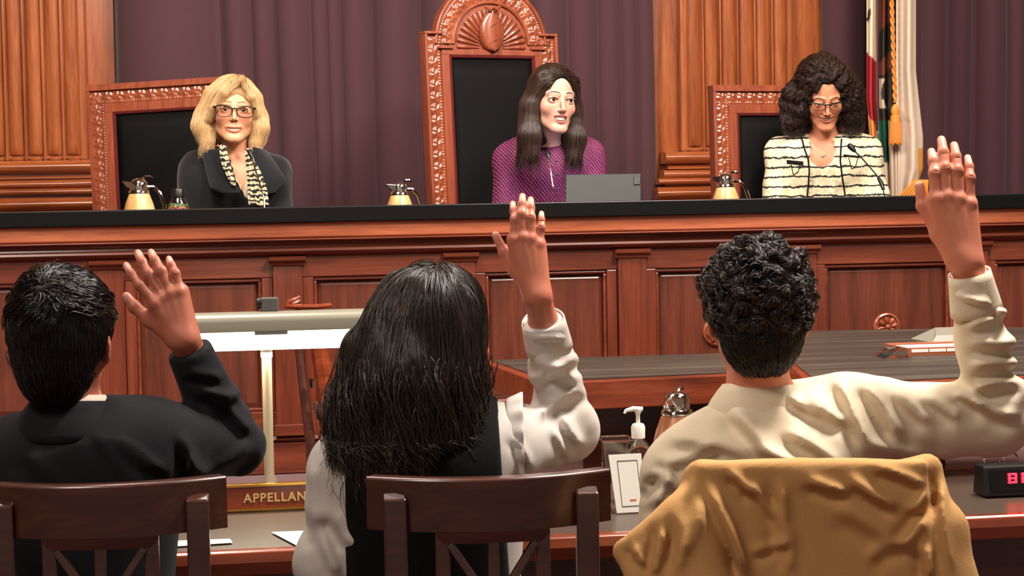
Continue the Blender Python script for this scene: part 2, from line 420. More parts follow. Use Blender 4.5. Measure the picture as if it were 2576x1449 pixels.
# ============================================================ setting
YB=5.78; YW=8.2; ZP=.555
def XB(px,py=700,Y=YB): return onY(px,py,Y).x
struct('floor',MB().box((-5,-1.5,-.05),(6,YW+.3,0)),M['carpet'])
struct('carpet_platform',MB().box((-5,5.3,.002),(6,YW-.02,ZP)),M['carpet'])
struct('wall_back',MB().box((-5,YW+.12,0),(6,YW+.25,4.4)),M['plaster'])
struct('wall_left',MB().box((-5.1,-1.5,0),(-5,YW+.3,4.4)),M['plaster'])
struct('wall_right',MB().box((6,-1.5,0),(6.1,YW+.3,4.4)),M['plaster'])
struct('ceiling',MB().box((-5.1,-1.5,4.4),(6.1,YW+.3,4.5)),M['plaster'])
# fluted wall pilasters
def pilaster(reeds,x0,x1,xa,xb,label,skip_base_left=None):
    """x0..x1 pilaster slab, xa..xb its reeded field, in picture columns at the wall"""
    X0,X1=[XB(v,300,YW-.02) for v in (x0,x1)]; A,B_=[XB(v,300,YW-.1) for v in (xa,xb)]
    t=root('wall_pilaster',label,'pilaster',((X0+X1)/2,YW,ZP))
    mb=MB().box((X0,YW-.03,ZP+.004),(X1,YW+.119,4.3)); obj('backing_board',mb,M['wallw'],t,bevel=.006)
    obj('shaft',MB().box((A-.02,YW-.085,1.60),(B_+.02,YW-.03,4.3)),M['wallw'],t,bevel=.008)
    p=(B_-A)/reeds
    for i in range(reeds):
        c=A+p*(i+.5); r=p*.40; mb=MB(); n=10
        rows=[(1.618,.02),(1.622,.5),(1.632,.8),(1.648,.95),(1.67,1),(4.25,1)]
        g=[[(c+r*math.cos(math.pi*j/n),YW-.085-r*.62*math.sin(math.pi*j/n)*s_,z) for j in range(n+1)] for z,s_ in rows]
        mb.grid(g); obj('reed',mb,M['wallw'],t,smooth=True)
        obj('reed_stop',MB().lathe([(1e-4,-.012),(r*.9,-.006),(r*.95,0),(r*.7,.006),(1e-4,.009)],(c,YW-.095,1.606),16,sy=.8),M['wallwx'],t,smooth=True)
        if i<reeds-1: obj('fillet',MB().box((A+p*(i+1)-.0045,YW-.105,1.60),(A+p*(i+1)+.0045,YW-.084,4.25)),M['wallw'],t,bevel=.002)
    def ring(z0,z1,dep,round_,name='base_torus'):
        h=z1-z0; pts=[(YW-.02,z0)]
        if round_: pts+=[(YW-.06-dep-math.sin(math.pi*k/8)*h*.5,z0+h*(k/8)) for k in range(9)]
        else: pts+=[(YW-.06-dep,z0),(YW-.06-dep,z1)]
        pts.append((YW-.02,z1)); mb=MB().extrude_x(pts,A-.04-dep,B_+.04+dep); obj(name,mb,M['wallwx'],t,smooth=True)
    ring(1.545,1.598,.07,True); ring(1.520,1.545,.05,False,'base_fillet'); ring(1.480,1.515,.08,True); ring(1.452,1.478,.11,True)
    ring(1.440,1.452,.07,False,'base_fillet'); ring(1.385,1.44,.12,True); ring(ZP+.005,1.383,.13,False,'plinth')
    return t,X0,X1
pilaster(7,-140,297,-130,207,'fluted reddish wall pilaster at the far left behind the first high chair')
pilaster(6,1634,2088,1727,1988,'fluted honey-brown wall pilaster between the two purple curtains')
# curtains
def curtain(creases,label,z0=ZP+.01):
    xs=[XB(c,300,YW-.12) for c in creases]; g=[]
    t=[]
    for a,b in zip(xs[:-1],xs[1:]):
        w_=b-a
        for k in range(12): t.append((a+w_*k/12,min(.12,.5*w_)*math.sin(math.pi*k/12)**.6*(1-.3*(k/12))))
    t.append((xs[-1],0)); n1=nz(3,9,2)
    for i in range(40):
        z=z0+(4.25-z0)*i/39
        g.append([(x+.012*math.sin(z*1.3+x*3),YW-.10-d*(1+.18*math.sin(z*1.1+x*5))-.004*float(n1(x,0,z*.3)),z) for x,d in t])
    o=obj('curtain',MB().grid(g),M['curtain'],smooth='all',solid=.006); tag(o,label,'curtain','purple curtains on the wall'); return o
curtain([286,563,641,700,795,835,868,945,1062,1200,1330,1425,1500,1560,1600,1643],'wide purple velvet curtain hanging in folds behind the left and middle high chairs')
curtain([2080,2190,2320,2385,2447,2532,2580,2700,2780],'purple velvet curtain hanging behind the flags at the right edge')
# ============================================================ judges' bench
XL,XR=XB(-330),XB(2900)
t=root('judges_bench','long reddish-brown panelled judges\' bench with a black top across the room','bench',((XL+XR)/2,YB+.3,ZP))
obj('black_ledge',MB().box((XL,YB-.062,1.3385),(XR,YB+.13,1.387)),M['black'],t,bevel=.003)
obj('desk_surface',MB().box((XL,YB+.131,1.215),(XR,YB+.75,1.245)),M['black'],t,bevel=.003)
obj('inner_face',MB().box((XL,YB+.11,1.24),(XR,YB+.13,1.3385)),M['bench'],t)
def prof(z0,z1,y0,pts): return [(YB+.10,z0)]+[(YB-y0-a,z0+(z1-z0)*b) for a,b in pts]+[(YB+.10,z1)]
obj('fascia_board',MB().extrude_x(prof(1.291,1.3383,.045,[(0,0),(.002,.1),(.002,.9),(.008,.93),(.008,1)]),XL,XR),M['fascia'],t,bevel=.002)
obj('bead_moulding',MB().extrude_x(prof(1.281,1.2908,.04,[(0,0),(.006,.25),(.008,.5),(.006,.75),(0,1)]),XL,XR),M['bench'],t,smooth=True)
obj('cove_moulding',MB().extrude_x(prof(1.234,1.2805,.005,[(0,0),(.006,.12),(.018,.2),(.024,.36),(.022,.5),(.012,.6),(.01,.75),(.014,.9),(.03,1)]),XL,XR),M['bench'],t,smooth=True)
obj('carcass',MB().box((XL,YB+.022,ZP+.003),(XR,YB+.10,1.234)),M['panel'],t)
obj('top_rail',MB().box((XL,YB-.004,1.168),(XR,YB+.022,1.2335)),M['bench'],t,bevel=.003)
obj('bottom_rail',MB().box((XL,YB-.004,.676),(XR,YB+.022,.752)),M['bench'],t,bevel=.003)
obj('base_moulding',MB().extrude_x(prof(.655,.6758,.004,[(0,0),(.012,.15),(.018,.5),(.012,.85),(0,1)]),XL,XR),M['bench'],t,smooth=True)
obj('plinth',MB().box((XL,YB-.012,ZP+.002),(XR,YB+.022,.655)),M['bench'],t,bevel=.003)
caps=[-180,272,722,1157,1587,2015,2446,2880]
px_=[XB(c,655) for c in caps]
print('pilaster x',[round(a,3) for a in px_],[round(b-a,3) for a,b in zip(px_,px_[1:])])
for i,c in enumerate(px_):
    obj('pilaster_shaft',MB().box((c-.046,YB-.024,.676),(c+.046,YB-.0045,1.207)),M['benchv'],t,bevel=.003)
    obj('pilaster_cap',MB().extrude_x([(YB-.0045,1.206),(YB-.028,1.206),(YB-.03,1.214),(YB-.04,1.222),(YB-.042,1.2335),(YB-.0045,1.2335)],c-.056,c+.056),M['bench'],t)
    obj('pilaster_base',MB().box((c-.052,YB-.03,.6762),(c+.052,YB-.0242,.712)),M['bench'],t,bevel=.003)
    if i==len(px_)-1: break
    a,b=c,px_[i+1]; s0,s1=a+.046+.034,b-.046-.034
    obj('stile',MB().box((a+.0465,YB-.004,.7525),(s0,YB+.022,1.1675)),M['benchv'],t,bevel=.002)
    obj('stile',MB().box((s1,YB-.004,.7525),(b-.0465,YB+.022,1.1675)),M['benchv'],t,bevel=.002)
    mb=MB()
    for (x0,z0,x1,z1) in ((s0,.7525,s1,.764),(s0,1.156,s1,1.1675),(s0,.764,s0+.011,1.156),(s1-.011,.764,s1,1.156)): mb.box((x0,YB+.002,z0),(x1,YB+.0215,z1))
    obj('panel_bead',mb,M['bench'],t,bevel=.004)
    mb=MB(); q=.014; o=(s0+.0115,.7645,s1-.0115,1.1555); n_=(o[0]+q,o[1]+q,o[2]-q,o[3]-q)
    F=lambda r,y:[(r[0],y,r[1]),(r[2],y,r[1]),(r[2],y,r[3]),(r[0],y,r[3])]
    mb.add(F(o,YB+.0215)+F(o,YB+.0195)+F(n_,YB+.014),[(3,2,1,0)]+[(k,(k+1)%4,4+(k+1)%4,4+k) for k in range(4)]+[(4+k,4+(k+1)%4,8+(k+1)%4,8+k) for k in range(4)]+[(8,9,10,11)])
    obj('raised_panel',mb,M['panel'],t)
    # carved rosette on the panel
    cx=(s0+s1)/2; cz=.958
    ro=obj('rosette',MB().lathe([(.046,0),(.045,.008),(.040,.011),(.036,.006),(1e-4,.004)],(cx,YB+.014,cz),32,axis=(0,-1,0)),M['carve'],t,smooth=True)
    for k in range(8):
        an=k*math.pi/4+.2; mb=MB(); u=Vector((math.cos(an),0,math.sin(an))); mb.tube([Vector((cx,YB-.001,cz))+u*d for d in (.008,.016,.026,.034)],[.003,.006,.008,.003],6); obj('petal',mb,M['carve'],ro,smooth=True)
    obj('boss',MB().ball((cx,YB-.001,cz),(.009,.007,.009),12,8),M['carve'],ro,smooth=True)
# ============================================================ high-backed chairs
def relief(s_,v,amp=.006):
    """four-petalled flowers on a scrolling stem, a row of beads along one edge"""
    e=min(1,min(v,1-v)*8); c=(s_/.044)%1-.5; x=c*.044; y=(v-.42)*.054; r=math.hypot(x,y); th=math.atan2(y,x)
    fl=abs(math.cos(2*th+.785))**.7*max(0,1-r/.021)**.5*(1 if r>.003 else .6)
    st=math.exp(-((y-.010*math.sin(s_*142.8))/.0028)**2)*.6; bd=abs(math.sin(s_*285))*math.exp(-((v-.86)/.07)**2)*.8
    return amp*max(fl,st,bd)*e
def carved(u0,u1,width,n=None,amp=.006):
    """strip of relief running from u0 to u1 (3D), width vector, scroll and leaf pattern standing out towards -Y"""
    u0=Vector(u0); u1=Vector(u1); wv=Vector(width); L=(u1-u0).length; n=n or int(L/.0032); g=[]
    for i in range(n+1):
        s_=i/n*L; row=[]
        for j in range(15):
            v=j/14; h=relief(s_,v,amp)
            p=u0+(u1-u0)*(i/n)+wv*v; row.append((p.x,p.y-h,p.z))
        g.append(row)
    return g
def high_chair(label,loc,rz,recline,roll,H,arch=False,W=.55,taper=0.0,seatz=.45):
    t=root('high_backed_chair',label,'chair',loc,rz)
    # local frame: x across, -y the sitter's side, z up; back panel from zb to H
    zb=.50; sh=math.tan(recline)
    def T(x,y,z): 
        zz=z-seatz; xx=x*(1-taper*(H-z)/H); return (xx*math.cos(roll)-zz*math.sin(roll),y+zz*sh,seatz+zz*math.cos(roll)+xx*math.sin(roll))
    def put(name,mb,mat,par=t,**k):
        mb.v=[T(*v) for v in mb.v]; return obj(name,mb,mat,par,rel=False,**k)
    w2=W/2; lp=.012; cw=.054; pw=.032; rt=.012; tp=.078 if arch else lp+cw+pw
    def frame_box(mb,x0,x1,z0,z1,y0,y1):
        return mb.box((x0,y0,z0),(x1,y1,z1))
    fr=MB()
    for s_ in (-1,1):
        a,b=sorted((s_*w2,s_*(w2-lp-cw-pw))); fr.box((a,.0,zb),(b,.05,H))
    fr.box((-w2+lp+cw+pw,.0,H-tp),(w2-lp-cw-pw,.05,H)); fr.box((-w2+lp+cw+pw,0,zb),(w2-lp-cw-pw,.05,zb+.08))
    put('back_frame',fr,M['chairw'],bevel=.003)
    lip=MB()
    for s_ in (-1,1):
        a,b=sorted((s_*w2,s_*(w2-lp))); lip.box((a,-.014,zb),(b,-.0005,H))
        a,b=sorted((s_*(w2-lp-cw),s_*(w2-lp-cw-pw))); lip.box((a,-.010,zb),(b,-.0005,H-lp-cw))
    if not arch:
        lip.box((-w2,-.016,H-lp),(w2,-.0145,H)).box((-w2+lp+cw,-.011,H-lp-cw-pw),(w2-lp-cw,-.0003,H-lp-cw))
        lip.box((-w2,-.012,H-.0005),(w2,.055,H+.012))
    else: lip.box((-w2+lp+cw,-.011,H-tp),(w2-lp-cw,-.0003,H-tp+.022))
    put('frame_moulding',lip,M['chairw'],bevel=.0025)
    for s_ in (-1,1):
        x=s_*w2-(lp+cw if s_>0 else -lp); mb=MB().grid(carved((x,-.003,zb),(x,-.003,H-lp),(cw,0,0))); put('carved_strip',mb,M['carve'],smooth='all')
    if not arch: put('carved_strip',MB().grid(carved((-w2+lp,-.0035,H-lp),(w2-lp,-.0035,H-lp),(0,0,-cw))),M['carve'],smooth='all')
    xi=w2-lp-cw-pw; zi=H-tp
    mb=MB()
    for s_ in (-1,1): mb.tube([(s_*(xi-.004),-.002,zb+.08),(s_*(xi-.004),-.002,zi)],.008,8)
    mb.tube([(-xi,-.002,zi-.004),(xi,-.002,zi-.004)],.008,8); put('gimp_trim',mb,M['redtrim'],smooth=True)
    g=[[( -xi+.006+(2*xi-.012)*i/10, .006-.018*math.sin(math.pi*i/10)**.5*math.sin(math.pi*min(1,max(0,j/10)))**.4, zb+.08+(zi-zb-.088)*j/10) for i in range(11)] for j in range(11)]
    put('leather_panel',MB().grid(g),M['leather'],smooth='all',solid=.01)
    if arch:
        ax0=.055+.0; Rr=w2-.045; zc=H-.035; n=28
        ar=MB(); pts=[(Rr*math.cos(math.pi*k/n),0,zc+Rr*1.02*math.sin(math.pi*k/n)) for k in range(n+1)]
        ar.prism([(x,.0,z) for x,_,z in pts],(0,.05,0)); put('arched_crest',ar,M['chairw'],bevel=.003)
        for s_ in (-1,1):   # small ledges at the foot of the arch
            a,b=sorted((s_*(w2),s_*(w2-.075))); put('ledge',MB().box((a,-.016,H-.001),(b,.055,H+.010)),M['chairw'],bevel=.003)
            a,b=sorted((s_*(w2-.052),s_*(w2-.115))); put('ledge',MB().box((a,-.02,H-.055),(b,-.004,H-.045)),M['chairw'],bevel=.002)
        g=[]
        for i in range(221):
            a=math.pi*i/220; row=[]
            for j in range(15):
                v=j/14; s_=a*Rr; h=relief(s_,1-v,.007); rr=Rr-.010-.058*v
                row.append((rr*math.cos(a),-.004-h,zc+rr*1.02*math.sin(a)))
            g.append(row)
        put('carved_arch',MB().grid(g),M['carve'],smooth='all')
        for rr,th in ((Rr-.004,.008),(Rr-.074,.006)):
            put('arch_bead',MB().tube([(rr*math.cos(math.pi*k/40),-.004,zc+rr*1.02*math.sin(math.pi*k/40)) for k in range(41)],th,8),M['chairw'],smooth=True)
        cz=H-.052; 
        for k in range(19):
            a=R(3)+R(174)*k/18; mb=MB(); r0,r1=.05,Rr-.088; u=(math.cos(a),math.sin(a))
            mb.tube([(u[0]*r,-.001,cz+u[1]*r*1.08) for r in (r0,r0+(r1-r0)*.5,r1*.96,r1)],[.003,.007,.010,.006],8); put('ray',mb,M['chairw'],smooth=True)
        # shield
        g=[]
        for i in range(17):
            v=i/16; hw=.052*math.sin(math.pi*min(1,v*.93+.07))**.62; z=cz-.012+.160*v
            if i==0: hw=.001
            g.append([(hw*(-1+2*j/12),-.010-.022*math.cos((j/12-.5)*math.pi)**.6 if 0<j<12 else -.008,z) for j in range(13)])
        sh_=put('shield',MB().grid(g),M['carve'],smooth='all',solid=.004)
        mb=MB(); mb.tube([(-.03,-.03,cz+.158),(-.012,-.04,cz+.146),(0,-.036,cz+.154),(.012,-.04,cz+.146),(.03,-.03,cz+.158)],[.006,.010,.007,.010,.006],8); put('ribbon_scroll',mb,M['carve'],smooth=True)
        mb=MB(); mb.tube([(-.042,-.022,cz+.055),(0,-.036,cz+.09),(.045,-.022,cz+.115)],.0022,6).tube([(-.03,-.026,cz+.01),(0,-.036,cz+.03),(.042,-.024,cz+.045)],.0022,6); put('shield_band',mb,M['carve'],smooth=True)
    # seat, arms, pedestal
    st=MB().box((-w2+.01,-.50,seatz-.08),(w2-.01,.0,seatz)); put('seat',st,M['leather'],bevel=.02)
    for s_ in (-1,1):
        mb=MB().beam((s_*(w2-.02),0,.62),(s_*(w2-.02),-.40,.61),.05,.035); put('armrest',mb,M['chairw'],bevel=.008)
        put('arm_post',MB().beam((s_*(w2-.02),-.38,seatz-.05),(s_*(w2-.02),-.38,.60),.04,.04,up=(0,1,0)),M['chairw'],bevel=.004)
        put('back_post',MB().box((s_*w2-.03 if s_>0 else -w2,.0,seatz-.08),(s_*w2 if s_>0 else -w2+.03,.05,zb)),M['chairw'])
    put('pedestal',MB().lathe([(.25,0.002),(.25,.03),(.06,.06),(.035,.09),(.035,seatz-.08)],(0,-.25,0),20),M['chairw'],smooth=True)
    return t
def chair_at(px,d,**k):
    p=P(px,520,d); return (p.x,p.y,ZP+.002)
high_chair('carved square-topped high-backed chair behind the blonde woman',chair_at(412,7.12),-TH-R(6),R(4),R(2.2),1.312,W=.555,taper=.05)
high_chair('tallest carved chair with arched crest, sunburst and shield behind the magenta blouse',chair_at(1262,7.0),-TH+R(24),R(4.2),0,1.466,arch=True)
high_chair('carved wooden high-backed chair behind the curly-haired woman in the striped jacket',chair_at(1968,7.32),-TH+R(14),R(3.5),R(-.3),1.262)
# ============================================================ counsel table
YT0,YT1=3.46,4.09; TX0,TX1=XB(-500,1350,YT0),XB(3000,1350,YT0)
t=root('counsel_table','long black-topped counsel table with reddish wood edge in front of the seated row','table',((TX0+TX1)/2,(YT0+YT1)/2,0))
obj('tabletop',MB().box((TX0,YT0+.03,.725),(TX1,YT1-.02,.75)),M['table'],t,bevel=.001)
obj('wood_edge',MB().extrude_x([(YT0,.705),(YT0-.004,.73),(YT0,.748),(YT0+.006,.752),(YT0+.03,.7515),(YT0+.03,.705)],TX0,TX1),M['tablew'],t,bevel=.002)
obj('wood_edge',MB().extrude_x([(YT1,.705),(YT1,.748),(YT1-.006,.752),(YT1-.02,.7515),(YT1-.02,.705)],TX0,TX1),M['tablew'],t,bevel=.002)
obj('apron',MB().box((TX0+.1,YT0+.05,.60),(TX1-.1,YT0+.075,.7045)),M['darkw'],t)
obj('modesty_panel',MB().box((TX0+.1,YT1-.12,.12),(TX1-.1,YT1-.10,.7245)),M['tablew'],t)
for x in (TX0+.15,-1.0 if TX0<-1.4 else TX0+.5,.55,2.0,TX1-.15):
    for y in (YT0+.09,YT1-.07): obj('leg',MB().box((x-.035,y-.035,0.001),(x+.035,y+.035,.724)),M['darkw'],t,bevel=.004)
# ============================================================ clerk's desks
def desk(name,label,poly,z,th,ins=.035):
    """poly of (px,py) corners on plane z"""
    pts=[onZ(a,b,z) for a,b in poly]; c=sum(pts,Vector())/len(pts)
    t=root(name,label,'desk',(c.x,c.y,0))
    obj('wood_slab',MB().prism([(p.x,p.y,z-th) for p in pts],(0,0,th-.002)),M['tablew'],t,bevel=.004)
    inn=[]; n=len(pts)
    for i,p in enumerate(pts):
        a=(pts[i-1]-p).normalized(); b=(pts[(i+1)%n]-p).normalized(); s_=abs(a.cross(b).z); inn.append(p+(a+b)*(ins/max(s_,.25)))
    obj('black_inset',MB().prism([(p.x,p.y,z-.0019) for p in inn],(0,0,.003)),M['slate'],t)
    return t,pts,c
ZD=.95
t,pts,c=desk('clerk_desk','low clerk desk with worn black top and wooden edge beyond the raised grey sleeve',[(1362,962),(1950,935),(1968,883),(1206,905)],ZD,.075,.028)
mb=MB().prism([(pts[0].x+.12,pts[0].y+.10,.002),(pts[1].x-.05,pts[1].y+.10,.002),(pts[2].x-.05,pts[2].y-.06,.002),(pts[3].x+.16,pts[3].y-.06,.002)],(0,0,ZD-.077)); obj('desk_body',mb,M['darkw'],t)
t,pts,c=desk('clerk_desk','wide worn black desk corner with wooden edge right of the curly head',[(2042,970),(2620,943),(2640,822),(2022,832),(1974,905)],ZD+.03,.05,.022)
mb=MB().prism([(pts[0].x+.1,pts[0].y+.38,.002),(pts[1].x-.1,pts[0].y+.38,.002),(pts[1].x-.1,5.28,.002),(pts[0].x+.1,5.28,.002)],(0,0,ZD-.022)); obj('desk_body',mb,M['darkw'],t)
# ============================================================ flags
def sheet(name,x0,x1,y0,y1,d,colf,foldf,parent,nx=50,ny=150,label=None,edge=None):
    V=[];C=[]
    for j in range(ny+1):
        for i in range(nx+1):
            u=i/nx; v=j/ny; py=y0+(y1-y0)*v; a,b=(edge(v,py) if edge else (x0,x1)); px=a+(b-a)*u
            V.append(tuple(P(px,py,d+foldf(u,v)))); C.append(colf(px,py))
    V=np.array(V); F=np.array([(j*(nx+1)+i,j*(nx+1)+i+1,(j+1)*(nx+1)+i+1,(j+1)*(nx+1)+i) for j in range(ny) for i in range(nx)])
    o=nmesh(name,V,F,M['flag'],parent,np.array([lin(c)[:3] for c in C]),label); x=o.modifiers.new('s','SOLIDIFY'); x.thickness=.003; return o
M['flag']=attrmat('satin_flag',.55,0,.25,500)
def flag1(px,py):
    if px<2205:
        e=132+(px-2180)*.95
        if py<e: 
            if (px-2186)**2/40+(py-20-(2200-px)*1.4)**2/200<1 and py<60: return (60,45,40)
            return (222,204,178)
        if py<284+(px-2180)*1.3: return (158,30,40)
        if py<352: return (226,150,74)
        return (214,190,170)
    if px<2210: return (70,40,40) if py<330 else (200,170,150)  # shade in the gap between folds, painted as a dark line
    if px<2248:
        if 196<py<274 and px<2226-8*math.sin((py-196)/78*3.14)+ (3 if py>250 else 0): return (214,190,170)
        if py<304: 
            b=.5+.5*math.sin(py/19.0+1.0+px*.05); return (118,62,44) if (py<48 or b>.72) and py<190 else (52,40,33)
        if py<304+ (104 if px>2222 else 40+ (px-2208)*4.3) and px<2236+(0): return (26,86,66)
        return (212,190,170)
    return (60,32,34) if py<300 else (212,188,168)
t=root('state_flag','folded white flag with red stripe, brown bear patch and green tip on a pole','flag',tuple(P(2222,480,7.95).xy)+(ZP,))
sheet('flag_cloth',2180,2264,-240,640,7.86,flag1,lambda u,v:.03*math.sin(u*13+.5)+.018*math.sin(u*31+v*2),t,60,200,edge=lambda v,py:(2180+max(0,(py-250))*.09,2262))
pz=P(2222,480,7.99)
obj('flag_pole',MB().lathe([(.014,0.003),(.014,2.6)],(pz.x,pz.y+.02,ZP),12),M['wallw'],t,smooth=True)
obj('pole_base',MB().lathe([(.15,.003),(.15,.02),(.05,.05),(.025,.10),(.025,.16)],(pz.x,pz.y+.02,ZP),24),M['brass'],t,smooth=True)
cp=[P(2243+ (py-0)*.035,py,7.78) for py in range(-240,262,6)]
for s_ in (0,math.pi):
    obj('cord',MB().tube([p+RT*(.0055*math.cos(i*.9+s_))+fwd*(.0055*math.sin(i*.9+s_)) for i,p in enumerate(cp)],.0052,6),plain('gold_cord',(214,132,50),.5) if s_==0 else bpy.data.materials['gold_cord'],t,smooth=True)
tc=P(2252,262,7.78); ta=obj('tassel',MB().lathe([(.006,.0),(.014,-.01),(.019,-.03),(.014,-.045),(.021,-.052),(.021,-.075),(.026,-.15),(.024,-.165),(1e-4,-.166)],tc,20),plain('tassel_gold',(222,140,52),.6,bump=.8,bscale=90),t,smooth=True)
for k in range(22):
    a=k/22*6.283; obj('tassel_thread',MB().tube([tc+Vector((.021*math.cos(a),.021*math.sin(a),-.075)),tc+Vector((.027*math.cos(a),.027*math.sin(a),-.165-.004*(k%3)))],.0028,5),bpy.data.materials['gold_cord'],ta,smooth=True)
def flag2(px,py):
    if px>2308+max(0,(py-380))*.01 and 372<py<470: return (206,140,60)
    return (212,190,168)
t=root('white_flag','plain cream flag with gold fringe hanging in long folds beside the curtain','flag',tuple(P(2290,480,7.9).xy)+(ZP,))
sheet('flag_cloth',2254,2320,-240,640,7.80,flag2,lambda u,v:.030*math.sin(u*5.5+1.0)+.005*math.sin(u*15+v*3),t,50,160,edge=lambda v,py:(2254+(4 if py>300 else 0),2303+max(0,min(18,(py-180)*.11))-(max(0,py-425)*.35 if py>425 else 0)))
sheet('gold_fringe',2262,2335,452,520,7.72,lambda a,b:(224,150,60),lambda u,v:.01*math.sin(u*60),t,40,8,edge=lambda v,py:(2300-(py-452)*1.0,2336-(3)*v))
pz=P(2292,480,7.93)
obj('flag_pole',MB().lathe([(.014,0.003),(.014,2.6)],(pz.x,pz.y+.06,ZP),12),M['wallw'],t,smooth=True)
obj('pole_base',MB().lathe([(.12,.003),(.12,.02),(.05,.05),(.025,.10),(.025,.16)],(pz.x,pz.y+.06,ZP),24),M['brass'],t,smooth=True)
# ============================================================ people: shared builders
F0=Vector((math.sin(TH),math.cos(TH),0)); R0=Vector((math.cos(TH),-math.sin(TH),0)); Z0=Vector((0,0,1))
M['skin']=attrmat('skin',.48,.12,.10,260,.45); M['skin2']=M['skin']
M['hairbase_blond']=plain('blond_hair_mass',(150,108,62),.6); M['hairbase_dark']=plain('dark_hair_mass',(10,7,6),.7,spec=.1)
M['eye']=attrmat('eye_surface',.12,0,0); M['teeth']=plain('teeth',(228,220,206),.3)
def head_frame(toward,yaw=0,pitch=0,roll=0):
    y=-F0 if toward=='camera' else F0; z=Z0; x=y.cross(z)
    B=Matrix((x,y,z)).transposed()
    return np.array(B@Matrix.Rotation(R(yaw),3,'Z')@Matrix.Rotation(R(-pitch),3,'X')@Matrix.Rotation(R(roll),3,'Y'),dtype=np.float32)
class Head:
    def __init__(s,c,Rm,sc=1.0): s.c=np.array(c,dtype=np.float32); s.R=Rm; s.s=sc
    def w(s,p): return s.c+s.R@(np.array(p,dtype=np.float32)*s.s)
    def loc(s,V): return ((V-s.c)@s.R)/s.s
    def cone(s,S,a,b,ra,rb=None,k=.008,**kw): S.cone(s.w(a),s.w(b),ra*s.s,(ra if rb is None else rb)*s.s,k*s.s,**kw)
    def ell(s,S,c,r,k=.01,rot=None,**kw):
        Rm=s.R if rot is None else s.R@np.array(rot,dtype=np.float32); S.ell(s.w(c),np.array(r)*s.s,Rm,k*s.s,**kw)
MOUTH={'smile':dict(w=.0315,dz=.0075,open=.0058,lip=.0030,eye=.0036),'talk':dict(w=.0255,dz=.006,open=.0085,lip=.0040,eye=.0056),'wide':dict(w=.033,dz=.012,open=.0058,lip=.0030,eye=.0026),'rest':dict(w=.022,dz=.001,open=.0,lip=.004)}
def mouth_arc(ms,n=7,z0=None,y0=.0905,sc=1):
    z0=ms.get('z0',-.0605)
    w_,dz=ms['w']*sc,ms['dz']; out=[]
    for i in range(n):
        u=-1+2*i/(n-1); out.append((w_*u,y0-.015*u*u-.001,z0+dz*u*u))
    return out
def add_head(S,h,face=True,ms=None,jaw=1.0,nose=1.0,ear=True,male=False):
    h.ell(S,(0,-.014,.034),(.073,.094,.083),k=.01)
    h.ell(S,(0,.020,-.022),(.060*jaw,.066,.082),k=.03)
    for x in (-1,1):
        h.cone(S,(x*.049*jaw,-.004,-.05),(x*.018*jaw,.066,-.093),.016,.015,k=.022)
        h.cone(S,(x*.052*jaw,-.008,-.01),(x*.049*jaw,-.004,-.05),.018,.016,k=.02)
    if face:
        h.cone(S,(-.008,.078,-.098),(.008,.078,-.098),.0135,k=.018)
        h.ell(S,(0,.060,-.058),(.031,.030,.030),k=.018)
        for x in (-1,1):
            h.ell(S,(x*.037,.056,-.028),(.022,.022,.021),k=.02)
            h.cone(S,(x*.014,.083,.017),(x*.044,.066,.020),.0075,.006,k=.012)
            h.ell(S,(x*.0315,.096,-.002),(.0165,.018,.012),k=.010,op='sub')
        h.cone(S,(0,.083,.008),(0,.103*nose,-.028),.0055,.0070,k=.008)
        h.ell(S,(0,.1035*nose,-.033),(.0075,.0085,.0065),k=.004)
        for x in (-1,1):
            h.ell(S,(x*.0105,.0935,-.035),(.0056,.0085,.0055),k=.004)
            h.ell(S,(x*.0058,.0975,-.0418),(.0028,.0042,.0034),k=.002,op='sub')
            # lids over the eyeball, opened with an almond cut
            h.ell(S,(x*.0315,.0735,-.001),(.0150,.0138,.0132),k=.004)
            op=.0058 if ms.get('eye') is None else ms['eye']
            h.ell(S,(x*.0315,.094,-.0022),(.0136,.020,op),k=.0012,op='sub',rot=Matrix.Rotation(R(-4*x),3,'Y'))
            h.cone(S,(x*.017,.0855,.0065),(x*.031,.0895,.0098),.0025,.0030,k=.003); h.cone(S,(x*.031,.0895,.0098),(x*.045,.0785,.0065),.0030,.0022,k=.003)
            if ms['dz']>.006:  # smile folds
                h.cone(S,(x*.018,.0885,-.040),(x*.036,.075,-.060),.0022,.0018,k=.006,op='sub')
        arc=mouth_arc(ms); o=ms['open']; lp=ms['lip']
        for a,b in zip(arc[:-1],arc[1:]):
            q_=lambda p:1-.88*(abs(p[0])/ms['w'])**2.4; up=lambda p:(p[0],p[1]+.0015,p[2]+(o+lp*.8)*q_(p)); dn=lambda p:(p[0]*.96,p[1]+.0005,p[2]-(o+lp*.9)*q_(p))
            h.cone(S,up(a),up(b),lp*.8*(.5+.5*q_(a)),lp*.8*(.5+.5*q_(b)),k=.003); h.cone(S,dn(a),dn(b),lp*(.45+.55*q_(a)),lp*(.45+.55*q_(b)),k=.003)
        if o:
            for a,b in zip(arc[:-1],arc[1:]):
                oa,ob=[max(.001,o*(1-(abs(p[0])/ms['w'])**2.2)) for p in (a,b)]
                h.cone(S,(a[0],a[1]+.006,a[2]),(b[0],b[1]+.006,b[2]),oa,ob,k=.0012,op='sub'); h.cone(S,(a[0],a[1]-.003,a[2]),(b[0],b[1]-.003,b[2]),oa,ob,k=.0012,op='sub')
    if ear:
        for x in (-1,1):
            r=Matrix.Rotation(R(34*x),3,'Z')
            h.ell(S,(x*.083,-.012,-.006),(.0058,.019,.031),k=.005,rot=r)
            h.ell(S,(x*.085,-.008,-.004),(.005,.011,.021),k=.003,rot=r,op='sub')
            h.ell(S,(x*.074,-.004,-.032),(.006,.009,.010),k=.006)
